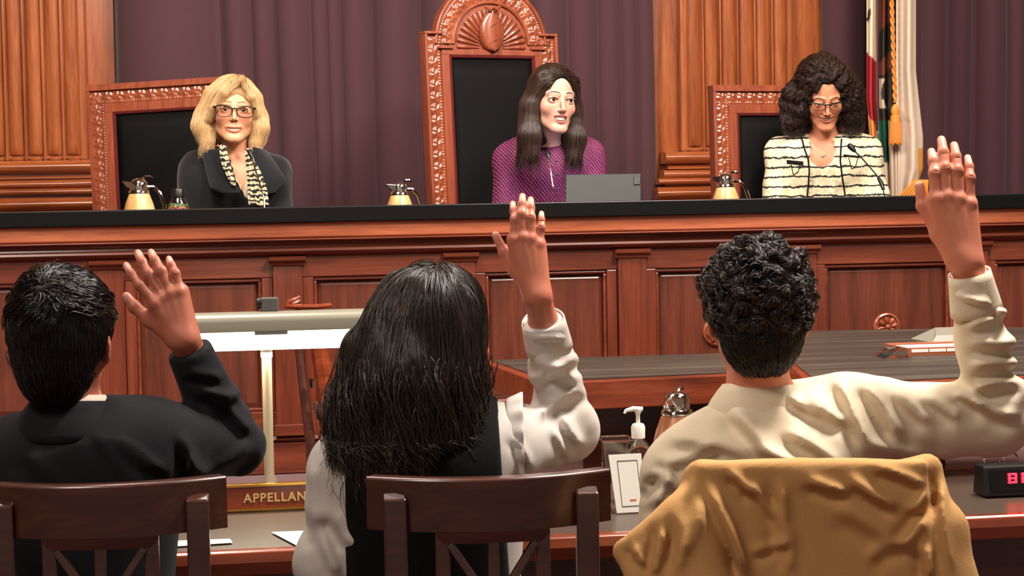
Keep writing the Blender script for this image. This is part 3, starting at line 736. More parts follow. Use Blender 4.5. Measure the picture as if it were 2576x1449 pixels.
def paint_head(h,V,base,ms,lips,brow,face=True,browz=.0215):
    n=len(V); C=np.tile(np.array(lin(base)[:3]),(n,1)); L=h.loc(V); x,y,z=L[:,0],L[:,1],L[:,2]; ax=np.abs(x)
    def blend(m_,c,f=1.0):
        m_=np.clip(m_*f,0,1)[:,None]; C[:]=C*(1-m_)+np.array(lin(c)[:3])*m_
    ruddy=tuple(int(v) for v in (min(255,base[0]*1.0),base[1]*.80,base[2]*.76))
    if face:
        fr=(y>.03)
        blend(np.exp(-((ax-.040)**2+(z+.030)**2)/.00028)*fr,ruddy,.55); blend(np.exp(-((x)**2+(z+.036)**2)/.00010)*(y>.09),ruddy,.5)
        # lips
        w_=ms['w']; u=np.clip(x/w_,-1,1); mz=ms.get('z0',-.0605)+ms['dz']*u*u; dd=z-mz; o=ms['open']; lp=ms['lip']
        q=1-.88*np.abs(u)**2.4; up=np.exp(-((dd-(o+lp*.75)*q)/(lp*.85*(.35+.65*q)))**4); dn=np.exp(-((dd+(o+lp*.9)*q)/(lp*1.05*(.35+.65*q)))**4)
        blend(np.maximum(up,dn)*(ax<w_*.98)*(y>.068),lips,.9)
        blend((np.abs(dd)<o*.9*q)*(ax<w_*.95)*(y>.05)*(y<.0865-.014*u*u),(60,18,18),.9)
        # brows
        bz=browz+.0035*np.sin(np.clip((ax-.012)/.036,0,1)*math.pi)-.003*np.clip((ax-.038)/.01,0,1)
        th=np.where(ax<.036,.0033,.0033-.0022*np.clip((ax-.036)/.014,0,1))
        blend(np.exp(-((z-bz)/th)**4)*(ax>.010)*(ax<.050)*(y>.04),brow,.92)
        # lash line and lid shade
        e=((ax-.0315)/.0140)**2+((z+.0012)/.0072)**2
        blend(np.exp(-((e-1.0)/.30)**2)*(y>.06)*(z>-.001),(40,22,18),.85); blend(np.exp(-((e-1.0)/.25)**2)*(y>.06)*(z<=-.001),(120,70,58),.5)
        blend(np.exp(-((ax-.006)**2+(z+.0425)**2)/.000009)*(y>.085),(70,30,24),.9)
    return C
def hand(S,j,r=1.0,toward=None,k=.004):
    """j: wrist, wrist width vector, mcp[4], pip[4], dip[4], tip[4], thumb (base, mcp, ip, tip); toward = direction of the back of the hand"""
    W=Vector(j['wrist']); wv=Vector(j['wv']); T=Vector(toward); fr=[.0088,.0092,.0088,.0076]
    for i in range(4):
        b=W+wv*(i-1.5)*.52; m_=Vector(j['mcp'][i])
        S.cone(b,m_-T*.004*r,.0155*r,.0115*r,k=.014*r); S.cone(b-T*.008*r,m_-T*.010*r,.012*r,.0095*r,k=.014*r)
    for i in range(4):   # tendons and knuckles on the back
        m_=Vector(j['mcp'][i]); b=W+wv*(i-1.5)*.5; S.cone(b+T*.010*r,m_+T*.004*r,.0022*r,.0036*r,k=.008*r); S.ell(m_+T*.003*r,(.0085*r,)*3,None,.007*r)
    for i in range(4):
        f=fr[i]*r; m_,p,d,t=[Vector(j[q][i]) for q in ('mcp','pip','dip','tip')]
        S.cone(m_-T*.002*r,p,f*1.10,f*1.0,k=k); S.ell(p+T*.0008*r,(f*1.03,)*3,None,.005)
        S.cone(p,d,f*.98,f*.90,k=k); S.cone(d,t,f*.90,f*.74,k=k)
        u=(p-m_).normalized(); sd=u.cross(T)
        for q,rr in ((p,f),(d,f*.93)):
            for e in (-.0028,.0026): S.cone(q+T*rr*1.10+u*e*r-sd*rr*.5,q+T*rr*1.10+u*e*r+sd*rr*.5,.0007*r,k=.002,op='sub')
    a,b,c,d=[Vector(q) for q in j['thumb']]
    S.cone(a,b,.0165*r,.0125*r,k=.018*r); S.cone(b,c,.0108*r,.0102*r,k=.006); S.ell(c,(.0108*r,)*3,None,.004); S.cone(c,d,.0100*r,.0078*r,k=.004)
    S.cone(b,Vector(j['mcp'][0])-T*.006,.007*r,.006*r,k=.016*r)
def hand_px(d,wrist,mcp,pip,tip,thumb,ww,dd=None,dt=None,curl=.010):
    """joints from picture positions at depth d; fingers lean a little away from the camera"""
    j={}; j['wrist']=P(*wrist,d); j['wv']=RT*(ww/3)
    dd=dd or [0]*4
    j['mcp']=[P(*m_,d-.004+q) for m_,q in zip(mcp,dd)]; j['pip']=[P(*m_,d-.002+q) for m_,q in zip(pip,dd)]
    j['tip']=[P(*m_,d+curl+.012+q) for m_,q in zip(tip,dd)]
    j['dip']=[p.lerp(t,.56)-fwd*.003 for p,t in zip(j['pip'],j['tip'])]
    j['thumb']=[P(*m_,d+q) for m_,q in zip(thumb,dt or (.006,.016,.022,.024))]
    return j
def paint_hand(V,C,j,T,r=1.0):
    T=np.array(T)
    def blend(c0,rad,c,f):
        q=((V-np.array(c0))**2).sum(1)/rad**2; m_=(np.exp(-q*q)*f)[:,None]; C[:]=C*(1-m_)+np.array(lin(c)[:3])*m_
    for i in range(4):
        t=Vector(j['tip'][i]); d=Vector(j['dip'][i]); p=Vector(j['pip'][i]); u=(t-d).normalized()
        blend(t.lerp(d,.12)+Vector(T)*.006,.0085*r,(236,176,158),.8); blend(p+Vector(T)*.007,.008*r,(150,82,62),.5); blend(d+Vector(T)*.006,.006*r,(158,88,68),.45); blend(Vector(j['mcp'][i])+Vector(T)*.006,.010*r,(196,120,96),.35)
    blend(j['thumb'][3],.010*r,(232,168,150),.7)
def lat(p,q,t): return Vector(p).lerp(Vector(q),t)
def eyeballs(h,parent,look=(0,0),iris=(66,44,30),dy=0):
    for x in (-1,1):
        c=Vector(h.w((x*.0315,.0735+dy,-.001))); n=28; V=[];C=[];r=.0121*h.s
        g=[(math.cos(2*math.pi*a/n)*math.sin(math.pi*b/20),math.cos(math.pi*b/20),math.sin(2*math.pi*a/n)*math.sin(math.pi*b/20)) for b in range(21) for a in range(n)]
        lk=Vector((look[0],1,look[1])).normalized()
        for q in g:
            v=Vector(q); an=math.degrees(v.angle(lk)); V.append(h.c+h.R@np.array(v*r)+(np.array(c)-h.c))
            C.append(lin((8,6,6))[:3] if an<13 else lin(iris)[:3] if an<28 else lin((28,18,14))[:3] if an<31 else lin((214,204,196))[:3])
        F=np.array([(b*n+a,b*n+(a+1)%n,(b+1)*n+(a+1)%n,(b+1)*n+a) for b in range(20) for a in range(n)])
        nmesh('eyeball',np.array(V),F,M['eye'],parent,np.array(C))
def teeth(h,parent,ms,y0=.0905):
    arc=mouth_arc(ms,15); g=[]; 
    for v in range(5):
        row=[]
        for p in arc:
            o=ms['open']*(1-(abs(p[0])/ms['w'])**2.2)+.0012; zz=p[2]+o-(v/4)*(o*1.55); u=abs(p[0])/ms['w']
            row.append(tuple(h.w((p[0],p[1]-.0036-.004*u*u-.0004*abs(math.sin(p[0]*430)),zz))))
        g.append(row)
    obj('teeth',MB().grid(g),M['teeth'],parent,smooth='all',solid=.002)
def glasses(h,parent,mat,w_=.0262,ht=.019,z=.0,y=.097,thick=.0013,gap=.0185,browline=False,tilt=0):
    fr=MB()
    for x in (-1,1):
        cx=x*(gap*.5+w_*.86); pts=[]
        for k in range(33):
            a=2*math.pi*k/32; ca,sa=math.cos(a),math.sin(a)
            px_=cx+w_*.86*math.copysign(abs(ca)**.72,ca); pz=z+(ht*(.80 if sa>0 else .98))*math.copysign(abs(sa)**.75,sa)+(.0035*x*ca if sa>0 else 0)
            pts.append((px_,y-2.6*px_*px_,pz+tilt*px_))
        tk=[thick*(1.55 if math.sin(2*math.pi*k/32)>.1 else (.55 if browline else 1)) for k in range(33)]
        fr.tube([h.w(p) for p in pts],tk,6,cap=False)
        lens_=MB(); lens_.add([h.w(p) for p in pts[:-1]],[tuple(range(32))]); obj('lens',lens_,M['lens'],parent,solid=.0008)
        e=(cx+x*w_*.86,y-2.6*(abs(cx)+w_*.86)**2,z+ht*.55+tilt*cx)
        fr.tube([h.w(e),h.w((e[0]+x*.006,e[1]-.008,e[2]+.001)),h.w((x*.076,-.005,.012))],[thick*2.2,thick*2,thick],6)
    fr.tube([h.w((-gap*.5-.001,y,z+.006)),h.w((0,y+.003,z+.0085)),h.w((gap*.5+.001,y,z+.006))],thick*1.5,6)
    return obj('glasses_frame',fr,mat,parent,smooth=True)
def scalp_roots(S,c,n,seed,test,R_=None):
    r=np.random.default_rng(seed); d=r.normal(size=(n*4,3)); d/=np.linalg.norm(d,axis=1,keepdims=True); c=np.array(c)
    p=c+d*.02; 
    for _ in range(14):
        s_=S.sample(p); p=p-d*np.clip(s_,-.02,.02)[:,None]
    ok=(np.abs(S.sample(p))<.006)&test(p); return p[ok][:n]
def box_axes(pts,pad,h,fines=()):
    """axes around pts with fine boxes [(lo,hi,step)]"""
    pts=np.array([tuple(p) for p in pts]); lo=pts.min(0)-pad; hi=pts.max(0)+pad
    return [axis_(float(lo[a]),float(hi[a]),h,[(float(f[0][a]),float(f[1][a]),f[2]) for f in fines]) for a in range(3)]
def torso(S,neck,shL,shR,hipc,chest=(.15,.105),waist=.13,arm=.045,k=.05,fw=None,sh_r=.05):
    """soft torso: shoulders, rib cage, belly; fw = facing direction"""
    fw=np.array(fw); shL,shR,neck,hipc=[Vector(q) for q in (shL,shR,neck,hipc)]; mid=(shL+shR)/2
    S.cone(shL,shR,sh_r,sh_r,k=k)
    S.cone(lat(neck,mid,.2),lat(neck,shL,.72),.040,.034,k=k); S.cone(lat(neck,mid,.2),lat(neck,shR,.72),.040,.034,k=k)
    hw=(shR-shL).length/2
    ux=(shR-shL).normalized()
    for s_ in (-1,1):
        S.cone(mid+ux*s_*hw*.52+Vector((0,0,-.03)),hipc+ux*s_*hw*.36+Vector((0,0,.06)),chest[1],waist*.85,k=.06)
    S.cone(mid+Vector((0,0,-.05)),hipc,chest[1]*1.05,waist,k=.06)
def legs(S,hip,fw,side,kneez,footz,spread=.11,r=.08,k=.04,thigh=.42):
    hip=Vector(hip); fw=Vector(fw); side=Vector(side)
    for s_ in (-1,1):
        a=hip+side*s_*spread*.8; b=hip+fw*thigh+side*s_*spread; b.z=kneez; c=b-fw*.02; c=Vector((c.x,c.y,footz+.07))
        S.cone(a,b,r*1.15,r*.78,k=k); S.cone(b,c,r*.76,r*.5,k=k); 
# ============================================================ the three women behind the bench
def judge(label,hc,Rm,sc,ms,skin,lips,brow,neck_b,shL,shR,seat,hair_kw,clothes,iris=(66,44,30),look=(0,0),jaw=1.0,nose=1.0,browz=.0215,chestpt=None,d=6.74):
    h=Head(hc,Rm,sc); base=Vector((seat[0],seat[1],ZP+.002+.5))
    t=root('person',label,'person',tuple(base))
    hv=np.array(hc); lo=hv-.118*sc; hi=hv+.128*sc; lo[2]=hv[2]-.125*sc
    hip=Vector((seat[0],seat[1],base.z+.08))
    ax=box_axes([hv+np.array([0,0,.13]),tuple(shL),tuple(shR),tuple(hip-F0*.45),tuple(hip+F0*.05)],.13,.0085,[(lo,hi,.00195)])
    S=SDF(*ax); add_head(S,h,ms=ms,jaw=jaw,nose=nose)
    nb=Vector(neck_b); S.cone(h.w((0,-.020,-.050)),nb,.050,.052,k=.018); S.cone(h.w((0,.0,-.075)),nb-F0*.02,.040,.045,k=.02)
    torso(S,nb,shL,shR,hip,(.14,.092),.115,k=.045,fw=-F0,sh_r=.036)
    for s_ in (-1,1): S.cone(nb-F0*.068+R0*s_*.016+Z0*-.02,lat(nb,shR if s_>0 else shL,.8)-F0*.045+Z0*-.005,.006,.005,k=.012)
    arms=clothes.get('arms')
    for A in arms: S.cone(A[0],A[1],.038,.032,k=.02); S.cone(A[1],A[2],.032,.022,k=.015); S.cone(A[2],A[3],.022,.026,k=.02)
    legs(S,hip,-F0,R0,base.z+.02,ZP)
    V,F=S.polygonise(); C=paint_head(h,V,skin,ms,lips,brow,browz=browz)
    nmesh('body',V,F,M['skin'],t,C)
    eyeballs(h,t,look,iris); 
    if ms['open']: teeth(h,t,ms)
    return t,h,nb,hip
def hand_rest(t,A): pass
def jpt(px,py,d): return P(px,py,d)
def cloth_body(nb,shL,shR,hip,arms,grow,lo_pad=.15,h=.0065,legs_=True,baseZ=None,chest=.092):
    ax=box_axes([tuple(nb+Z0*.03),tuple(shL),tuple(shR),tuple(hip-F0*.5-Z0*.1),tuple(hip+F0*.05)]+[tuple(q) for A in arms for q in A],.11,h)
    S=SDF(*ax); torso(S,nb-Z0*.012,shL,shR,hip,(.14,chest+grow),.115+grow,k=.045,fw=-F0,sh_r=.036+grow)
    for A in arms: S.cone(A[0],A[1],.044+grow,.038+grow,k=.03); S.cone(A[1],A[2],.038+grow,.032+grow,k=.015)
    return S
def trousers(t,hip,baseZ,mat,name='trousers'):
    ax=box_axes([tuple(hip+F0*.05+R0*.15),tuple(hip-F0*.5-R0*.15),(hip.x,hip.y,ZP+.05),(hip.x-F0.x*.5,hip.y-F0.y*.5,ZP+.05)],.13,.012)
    S=SDF(*ax); S.cone(hip-R0*.07,hip+R0*.07,.125,k=.03); legs(S,hip,-F0,R0,baseZ+.02,ZP,r=.088); V,F=S.polygonise(); return nmesh(name,V,F,mat,t)
def arms_down(shL,shR,d_out=.03,fwd_=.24):
    o=[]
    for s_,sh in ((-1,shL),(1,shR)):
        el=sh+R0*s_*d_out-Z0*.25-F0*.06; wr=el-F0*.20-R0*s_*.05+Z0*.035; wr.z=max(wr.z,1.262+.028); el.z=max(el.z,1.19); o.append((sh+R0*s_*.0,el,wr,wr-F0*.09-R0*s_*.02-Z0*.004))
    return o
# ---------------- woman with blonde bob
ms=dict(MOUTH['smile'],z0=-.0690,dz=.0095,open=.0054,eye=.0032); hc=P(588,281,6.74); Rm=head_frame('camera',10,-2,-3)
nb=P(600,384,6.80); shL=P(492,428,6.84); shR=P(690,436,6.80); seat=P(590,700,6.98)
am=arms_down(shL,shR)
t,h,nb,hip=judge('smiling woman with blonde bob, dark glasses, charcoal jacket and patterned scarf',hc,Rm,1.05,ms,(232,166,128),(176,66,58),(138,94,62),nb,shL,shR,seat,None,{'arms':am},iris=(58,60,52),look=(-.05,0),jaw=1.06,browz=.0235,d=6.74)
M['charcoal']=fabric('charcoal_wool',(30,31,35),(19,20,23),.9,500,.6,.25); M['ivory']=fabric('ivory_top',(236,222,196),(226,210,184),.7,300,.15)
S=cloth_body(nb,shL,shR,hip,am,.006)
for k in range(6):
    q=lat(P(594,370,6.70),P(606,462,6.66),k/5); S.ell(q,(.066*(1-k/5)+.006,.20,.030),np.array(Matrix((R0,-F0,Z0)).transposed(),dtype=np.float32),.002,'sub')
V,F=S.polygonise(); nmesh('ivory_top',V,F,M['ivory'],t)
def jshape(S,wr=.012):
    f=nz(11,26,3); S.disp(lambda x,y,z: wr*.35*f(x,y,z*.6)); return S
S=cloth_body(nb,shL,shR,hip,am,.014,h=.006)
vb=P(628,500,6.62)     # V opening narrowing to the waist
cam_=-F0
A_=nb+R0*.0-F0*.09
for k in range(9):
    q=lat(P(592,352,6.66),P(618,505,6.60),k/8); ww=.066*(1-k/8)+.020; S.ell(q-F0*.02,(ww,.17,.032),np.array(Matrix((R0,-F0,Z0)).transposed(),dtype=np.float32),.003,'sub')
jshape(S); V,F=S.polygonise(); nmesh('charcoal_jacket',V,F,M['charcoal'],t)
# wide shawl lapels
def lapel(pts_in,pts_out,d_in,d_out,name='lapel',mat='charcoal',n=14,bulge=.01):
    g=[]
    for i in range(n+1):
        u=i/n
        def along(L): 
            x=u*(len(L)-1); k=min(int(x),len(L)-2); f=x-k; return (L[k][0]*(1-f)+L[k+1][0]*f,L[k][1]*(1-f)+L[k+1][1]*f)
        a=along(pts_in); b=along(pts_out); g.append([tuple(P(a[0]*(1-v)+b[0]*v,a[1]*(1-v)+b[1]*v,d_in(u)*(1-v)+d_out(u)*v-bulge*math.sin(math.pi*v))) for v in [k/8 for k in range(9)]])
    return obj(name,MB().grid(g),M[mat],t,smooth='all',solid=.005,sub=1)
lapel([(556,372),(566,410),(585,450),(606,486)],[(505,378),(520,440),(528,474),(560,486)],lambda u:6.665-.03*u,lambda u:6.71-.04*u)
lapel([(634,368),(640,410),(640,450),(634,490)],[(668,376),(700,420),(722,452),(690,486)],lambda u:6.665-.03*u,lambda u:6.73-.05*u)
# scarf, cream and black
tt=NT('cream_black_scarf'); v=tt.coords((1,1,1)); wv=tt.n('ShaderNodeTexWave',wave_type='BANDS',bands_direction='Z'); wv.inputs['Scale'].default_value=17; wv.inputs['Distortion'].default_value=6; wv.inputs['Detail Scale'].default_value=3; tt.l(v,wv.inputs['Vector']); tt.col(tt.ramp(wv.outputs['Fac'],[(.0,lin((24,22,22))),(.42,lin((24,22,22))),(.5,lin((200,180,140))),(1,lin((214,196,158)))])); tt.set(Roughness=.8); M['scarf']=tt.m
def sash(pts,w_,name='scarf',mat='scarf',d=6.63):
    g=[]
    for i,(x,y) in enumerate(pts):
        g.append([tuple(P(x+w_[i]*(k/6-.5),y,d-.006*math.sin(k/6*math.pi)-.004*math.cos(k*2.2))) for k in range(7)])
    return obj(name,MB().grid(g),M[mat],t,smooth='all',solid=.005,sub=1)
sash([(560,362),(562,392),(570,420),(580,445),(590,470)],[16,22,22,18,10])
sash([(622,372),(626,405),(629,440),(632,480),(634,520)],[14,16,16,18,18],d=6.62)
sash([(636,405),(645,430),(654,462),(658,490),(660,520)],[10,22,30,34,36],mat='scarf2' if 'scarf2' in M else 'scarf',d=6.615)
trousers(t,hip,ZP+.5,M['charcoal'])
# glasses and earrings
g_=glasses(h,t,M['blackp'],w_=.0330,ht=.0215,z=-.0055,y=.100,thick=.0017,gap=.016)
for x in (-1,1):
    obj('earring',MB().tube([h.w((x*.079+.004*math.cos(a)*x,.006+.004*math.sin(a),-.048-.009*math.sin(a/2))) for a in [k*.7 for k in range(9)]],.0022,6),M['gold'],t,smooth=True)
def hair_obj(t,h,S,mat,name='hair'):
    V,F=S.polygonise(); return nmesh(name,V,F,mat,t)
def hair_axes(h,lo,hi,st=.004):
    c=[h.w((x,y,z)) for x in (lo[0],hi[0]) for y in (lo[1],hi[1]) for z in (lo[2],hi[2])]; return box_axes(c,.01,st)
# blonde bob
S=SDF(*hair_axes(h,(-.13,-.15,-.17),(.16,.12,.15)))
h.ell(S,(.002,-.022,.036),(.088,.104,.092),k=.01)
h.ell(S,(.0,-.045,-.03),(.088,.075,.090),k=.03)
h.cone(S,(.078,.006,.05),(.106,.006,-.055),.024,.032,k=.03); h.cone(S,(.106,.006,-.055),(.088,.016,-.110),.030,.022,k=.02)
h.cone(S,(-.072,.010,.045),(-.090,.010,-.055),.020,.026,k=.03); h.cone(S,(-.090,.010,-.055),(-.078,.016,-.108),.026,.020,k=.02)
h.cone(S,(.092,-.03,-.02),(.090,-.035,-.09),.04,.035,k=.03); h.cone(S,(-.082,-.03,-.02),(-.080,-.03,-.09),.036,.033,k=.03)
h.ell(S,(0,.105,-.046),(.066,.095,.100),k=.010,op='sub')
h.cone(S,(-.022,.066,.108),(.040,.082,.058),.013,.010,k=.012); h.cone(S,(.040,.082,.058),(.068,.062,.006),.010,.010,k=.01); h.cone(S,(.068,.062,.006),(.084,.040,-.03),.010,.012,k=.01)
h.cone(S,(-.024,.066,.106),(-.056,.066,.046),.012,.009,k=.012); h.cone(S,(-.056,.066,.046),(-.076,.035,-.01),.010,.010,k=.01)
h.ell(S,(0,-.02,-.16),(.05,.09,.05),k=.01,op='sub')
hb=hair_obj(t,h,S,M['hairbase_blond'])
M['blond']=hairmat('blond_strands',(184,140,90),(236,200,148),.35); M['dark']=hairmat('dark_strands',(16,11,8),(60,45,36),.32,.6); M['brown']=hairmat('dark_brown_strands',(26,16,12),(74,52,40),.30,.5); M['jet']=hairmat('black_strands',(5,4,4),(20,16,13),.30,.6)
def face_stop(h,rx,rz,cz=-.03,ymin=.035,cx=0):
    def f(pts):
        L=((pts-h.c)@h.R)/h.s; return (((((L[...,0]-cx)/rx)**2+((L[...,2]-cz)/rz)**2)<1)&(L[...,1]>ymin)).any(axis=1)
    return f
def flow_down(h,part=(0,.05,.12),out=1.0,g=1.0):
    def f(p):
        L=h.loc(p); a=L-np.array(part); a[:,2]*=.3; a/=np.linalg.norm(a,axis=1,keepdims=True)+1e-6; top=np.clip((L[:,2]+.02)/.1,0,1)[:,None]
        v=a*out*top+np.array([0,0,-g]); return v@h.R.T
    return f
rt=scalp_roots(S,h.w((0,-.02,.03)),14000,5,lambda p:h.loc(p)[:,2]>-.07)
strands('hair_strands',S,rt,M['blond'],hb,26,.0072,flow_down(h,(-.012,.035,.12),1.3),(.0,.005),.0005,curl=.0010,cw=5,free=lambda p:h.loc(p)[:,2]<-.118,stop=face_stop(h,.058,.088,-.042),seed=4)

# ---------------- woman in magenta blouse with long dark hair
ms=dict(MOUTH['talk'],z0=-.0635); hc=P(1391,252,6.45); Rm=head_frame('camera',20,3,-4)
nb=P(1392,360,6.55); shL=P(1284,398,6.58); shR=P(1478,392,6.56); am=arms_down(shL,shR); seat=P(1385,700,6.74)
t,h,nb,hip=judge('woman with long straight dark hair and magenta patterned blouse, talking',hc,Rm,1.02,ms,(216,162,140),(176,78,78),(36,22,18),nb,shL,shR,seat,None,{'arms':am},iris=(40,26,20),look=(-.10,.05),jaw=.98,browz=.0225,d=6.45)
tt=NT('magenta_tweed'); v=tt.coords((1,1,1),rot=(0,R(38),0)); ch=tt.n('ShaderNodeTexChecker'); 
w1=tt.n('ShaderNodeTexWave',wave_type='BANDS',bands_direction='X'); w1.inputs['Scale'].default_value=34; w1.inputs['Distortion'].default_value=2.5; w1.inputs['Detail Scale'].default_value=2; tt.l(v,w1.inputs['Vector'])
w2=tt.n('ShaderNodeTexWave',wave_type='BANDS',bands_direction='Z'); w2.inputs['Scale'].default_value=44; w2.inputs['Distortion'].default_value=2.0; tt.l(v,w2.inputs['Vector'])
f=tt.math('MULTIPLY',w1.outputs['Fac'],tt.math('ADD',tt.math('MULTIPLY',w2.outputs['Fac'],.7),.3)); tt.col(tt.ramp(f,[(.08,lin((58,14,44))),(.25,lin((98,20,70))),(.55,lin((140,36,94))),(.85,lin((176,84,124)))])); tt.set(Roughness=.75); tt.bump(f,.4,.002); M['magenta']=tt.m
S=cloth_body(nb,shL,shR,hip,am,.012,h=.006); S.cone(nb-Z0*.01,nb+Z0*.010-F0*.008,.066,.060,k=.02)
S.ell(nb+Z0*.045-F0*.012,(.046,.050,.05),None,.003,'sub'); f_=nz(12,24,3); S.disp(lambda x,y,z:.005*f_(x,y,z*.7)); V,F=S.polygonise(); nmesh('magenta_blouse',V,F,M['magenta'],t)
for k,(px,py) in enumerate(((1400,405),(1402,440),(1404,475))): obj('button',MB().lathe([(.0045,0),(.0045,.002),(.001,.003)],P(px,py,6.415-.008*k),10,axis=(0,-1,0)),M['blackp'],t,smooth=True)
trousers(t,hip,ZP+.5,M['charcoal'])
S=SDF(*hair_axes(h,(-.13,-.14,-.27),(.15,.11,.14)))
h.ell(S,(0,-.018,.036),(.082,.101,.090),k=.01); h.ell(S,(.0,-.05,-.05),(.078,.055,.12),k=.03)
for sx,o1,o2,r2 in ((1,.088,.094,.040),(-1,.078,.080,.034)):
    h.cone(S,(sx*.060,.020,.065),(sx*o1*.92,.010,-.03),.022,.028,k=.02); h.cone(S,(sx*o1*.92,.010,-.03),(sx*o1,.030,-.13),.030,.036,k=.02); h.cone(S,(sx*o1,.030,-.13),(sx*o2*.90,.052,-.195),.036,.026,k=.02)
    h.cone(S,(sx*.07,-.03,-.02),(sx*.08,-.02,-.17),.035,.03,k=.03)
h.ell(S,(-.002,.106,-.030),(.054,.095,.112),k=.008,op='sub'); h.ell(S,(0,.07,-.17),(.036,.07,.075),k=.01,op='sub'); 
hb=hair_obj(t,h,S,M['hairbase_dark'])
rt=scalp_roots(S,h.w((0,-.02,.03)),9000,6,lambda p:h.loc(p)[:,2]>-.06)
strands('hair_strands',S,rt,M['brown'],hb,32,.0105,flow_down(h,(0,.125,.07),1.4,.8),(.0,.003),.0006,free=lambda p:h.loc(p)[:,2]<-.185,stop=face_stop(h,.046,.10,-.035),seed=4)
# ---------------- curly-haired woman looking down
ms=dict(MOUTH['wide']); hc=P(2072,242,7.0); Rm=head_frame('camera',0,24,1.5)
nb=P(2072,358,7.10); shL=P(1962,388,7.12); shR=P(2182,386,7.12); am=arms_down(shL,shR); seat=P(2072,700,7.26)
t,h,nb,hip=judge('curly-haired woman with glasses looking down, in cream jacket with black stripes',hc,Rm,1.0,ms,(214,140,106),(170,74,62),(44,28,22),nb,shL,shR,seat,None,{'arms':am},iris=(50,34,24),look=(0,-.5),jaw=1.0,browz=.0195,d=7.0)
def striped(name,rot=0):
    tt=NT(name); v=tt.coords((1,1,1),rot=(0,R(rot),0)); w1=tt.n('ShaderNodeTexWave',wave_type='BANDS',bands_direction='Z'); w1.inputs['Scale'].default_value=8.5; w1.inputs['Distortion'].default_value=2.2; w1.inputs['Detail'].default_value=4; w1.inputs['Detail Scale'].default_value=3; w1.inputs['Detail Roughness'].default_value=.7; tt.l(v,w1.inputs['Vector'])
    base=tt.ramp(tt.noise(v,60,3),[(.3,lin((206,190,150))),(.7,lin((240,228,198)))]); n2=tt.noise(tt.coords((1,1,5)),120,2)
    f=tt.math('ADD',w1.outputs['Fac'],tt.math('MULTIPLY',tt.math('SUBTRACT',n2,.5),.28)); tt.col(tt.mix(tt.ramp(f,[(.06,(1,1,1,1)),(.13,(0,0,0,1))]),base,lin((30,26,28)))); tt.set(Roughness=.85); tt.bump(tt.noise(v,90,3),.5,.003); return tt.m
M['stripe']=striped('striped_tweed'); fr3=np.array(Matrix((R0,-F0,Z0)).transposed(),dtype=np.float32)
S=cloth_body(nb,shL,shR,hip,am,.006,h=.006); S.ell(P(2072,375,6.97),(.055,.15,.070),fr3,.004,'sub'); V,F=S.polygonise(); nmesh('striped_top',V,F,M['stripe'],t)
S=cloth_body(nb,shL,shR,hip,am,.016,h=.006)
for k in range(12):
    q=lat(P(2070,345,7.0),P(2076,520,6.93),k/11); S.ell(q,(.056-.010*abs(k-4)/4,.17,.028),fr3,.004,'sub')
f_=nz(13,22,3); S.disp(lambda x,y,z:.005*f_(x,y,z*.7)); V,F=S.polygonise(); nmesh('striped_jacket',V,F,M['stripe'],t)
M['braid']=fabric('black_braid',(26,24,26),(14,12,14),.9)
def trim(pts,d,r=.0028,name='braid_trim'):
    q=[(a[0]+(b[0]-a[0])*k/5,a[1]+(b[1]-a[1])*k/5) for a,b in zip(pts[:-1],pts[1:]) for k in range(5)]+[pts[-1]]
    return obj(name,MB().tube([S.hit(x,y,6.70,7.15) for x,y in q],r,6),M['braid'],t,smooth=True)
trim([(2016,345),(2024,375),(2033,400),(2036,430),(2034,460),(2031,492)],lambda u:7.00-.03*math.sin(u*2),.0034); trim([(2117,350),(2115,380),(2114,405),(2118,440),(2122,465),(2126,492)],lambda u:7.00-.03*math.sin(u*2),.0032)
trim([(2043,426),(2072,432),(2108,421)],6.985,.002)
for a,b,c_,d_ in ((1979,402,2021,414),(2122,388,2164,396)):
    obj('pocket_flap',MB().prism([S.hit(a,b,6.6,7.2,.004),S.hit(c_,b+4,6.6,7.2,.004),S.hit(c_,d_+2,6.6,7.2,.004),S.hit(a,d_-2,6.6,7.2,.004)],fwd*.008),M['braid'],t,bevel=.002)
trim([(1990,414),(1996,440),(2008,432),(2012,416)],6.955,.0016); trim([(2135,396),(2142,425),(2152,420),(2158,398)],6.955,.0016)
obj('necklace',MB().tube([P(2034,350,6.985),P(2050,372,6.975),P(2070,388,6.965),P(2085,370,6.975),P(2104,344,6.985)],.0007,5),M['gold'],t,smooth=True)
obj('pendant',MB().ball(P(2069,394,6.965),(.006,.004,.005),12,8).ball(P(2075,392,6.965),(.004,.003,.004),10,8),M['chrome'],t,smooth=True)
trousers(t,hip,ZP+.5,M['charcoal'])
glasses(h,t,M['blackp'],w_=.031,ht=.016,z=-.003,y=.101,thick=.0016,gap=.016,browline=True)
S=SDF(*hair_axes(h,(-.18,-.16,-.16),(.18,.13,.18)))
h.ell(S,(.0,-.018,.042),(.087,.106,.098),k=.01); h.ell(S,(.0,-.055,-.04),(.108,.075,.10),k=.03)
for sx in (1,-1):
    h.cone(S,(sx*.052,.014,.075),(sx*.094,.0,-.01),.028,.040,k=.03); h.cone(S,(sx*.094,.0,-.01),(sx*.112,.0,-.085),.042,.036,k=.03)
h.ell(S,(0,.110,-.012),(.054,.095,.104),k=.012,op='sub'); h.ell(S,(0,.03,-.13),(.045,.09,.06),k=.01,op='sub')
f_=nz(21,55,3); S.disp(lambda x,y,z:.008*f_(x,y,z))
hb=hair_obj(t,h,S,plain('brown_hair_mass',(30,21,17),.7,spec=.1))
rt=scalp_roots(S,h.w((0,-.02,.03)),9000,7,lambda p:h.loc(p)[:,2]>-.09)
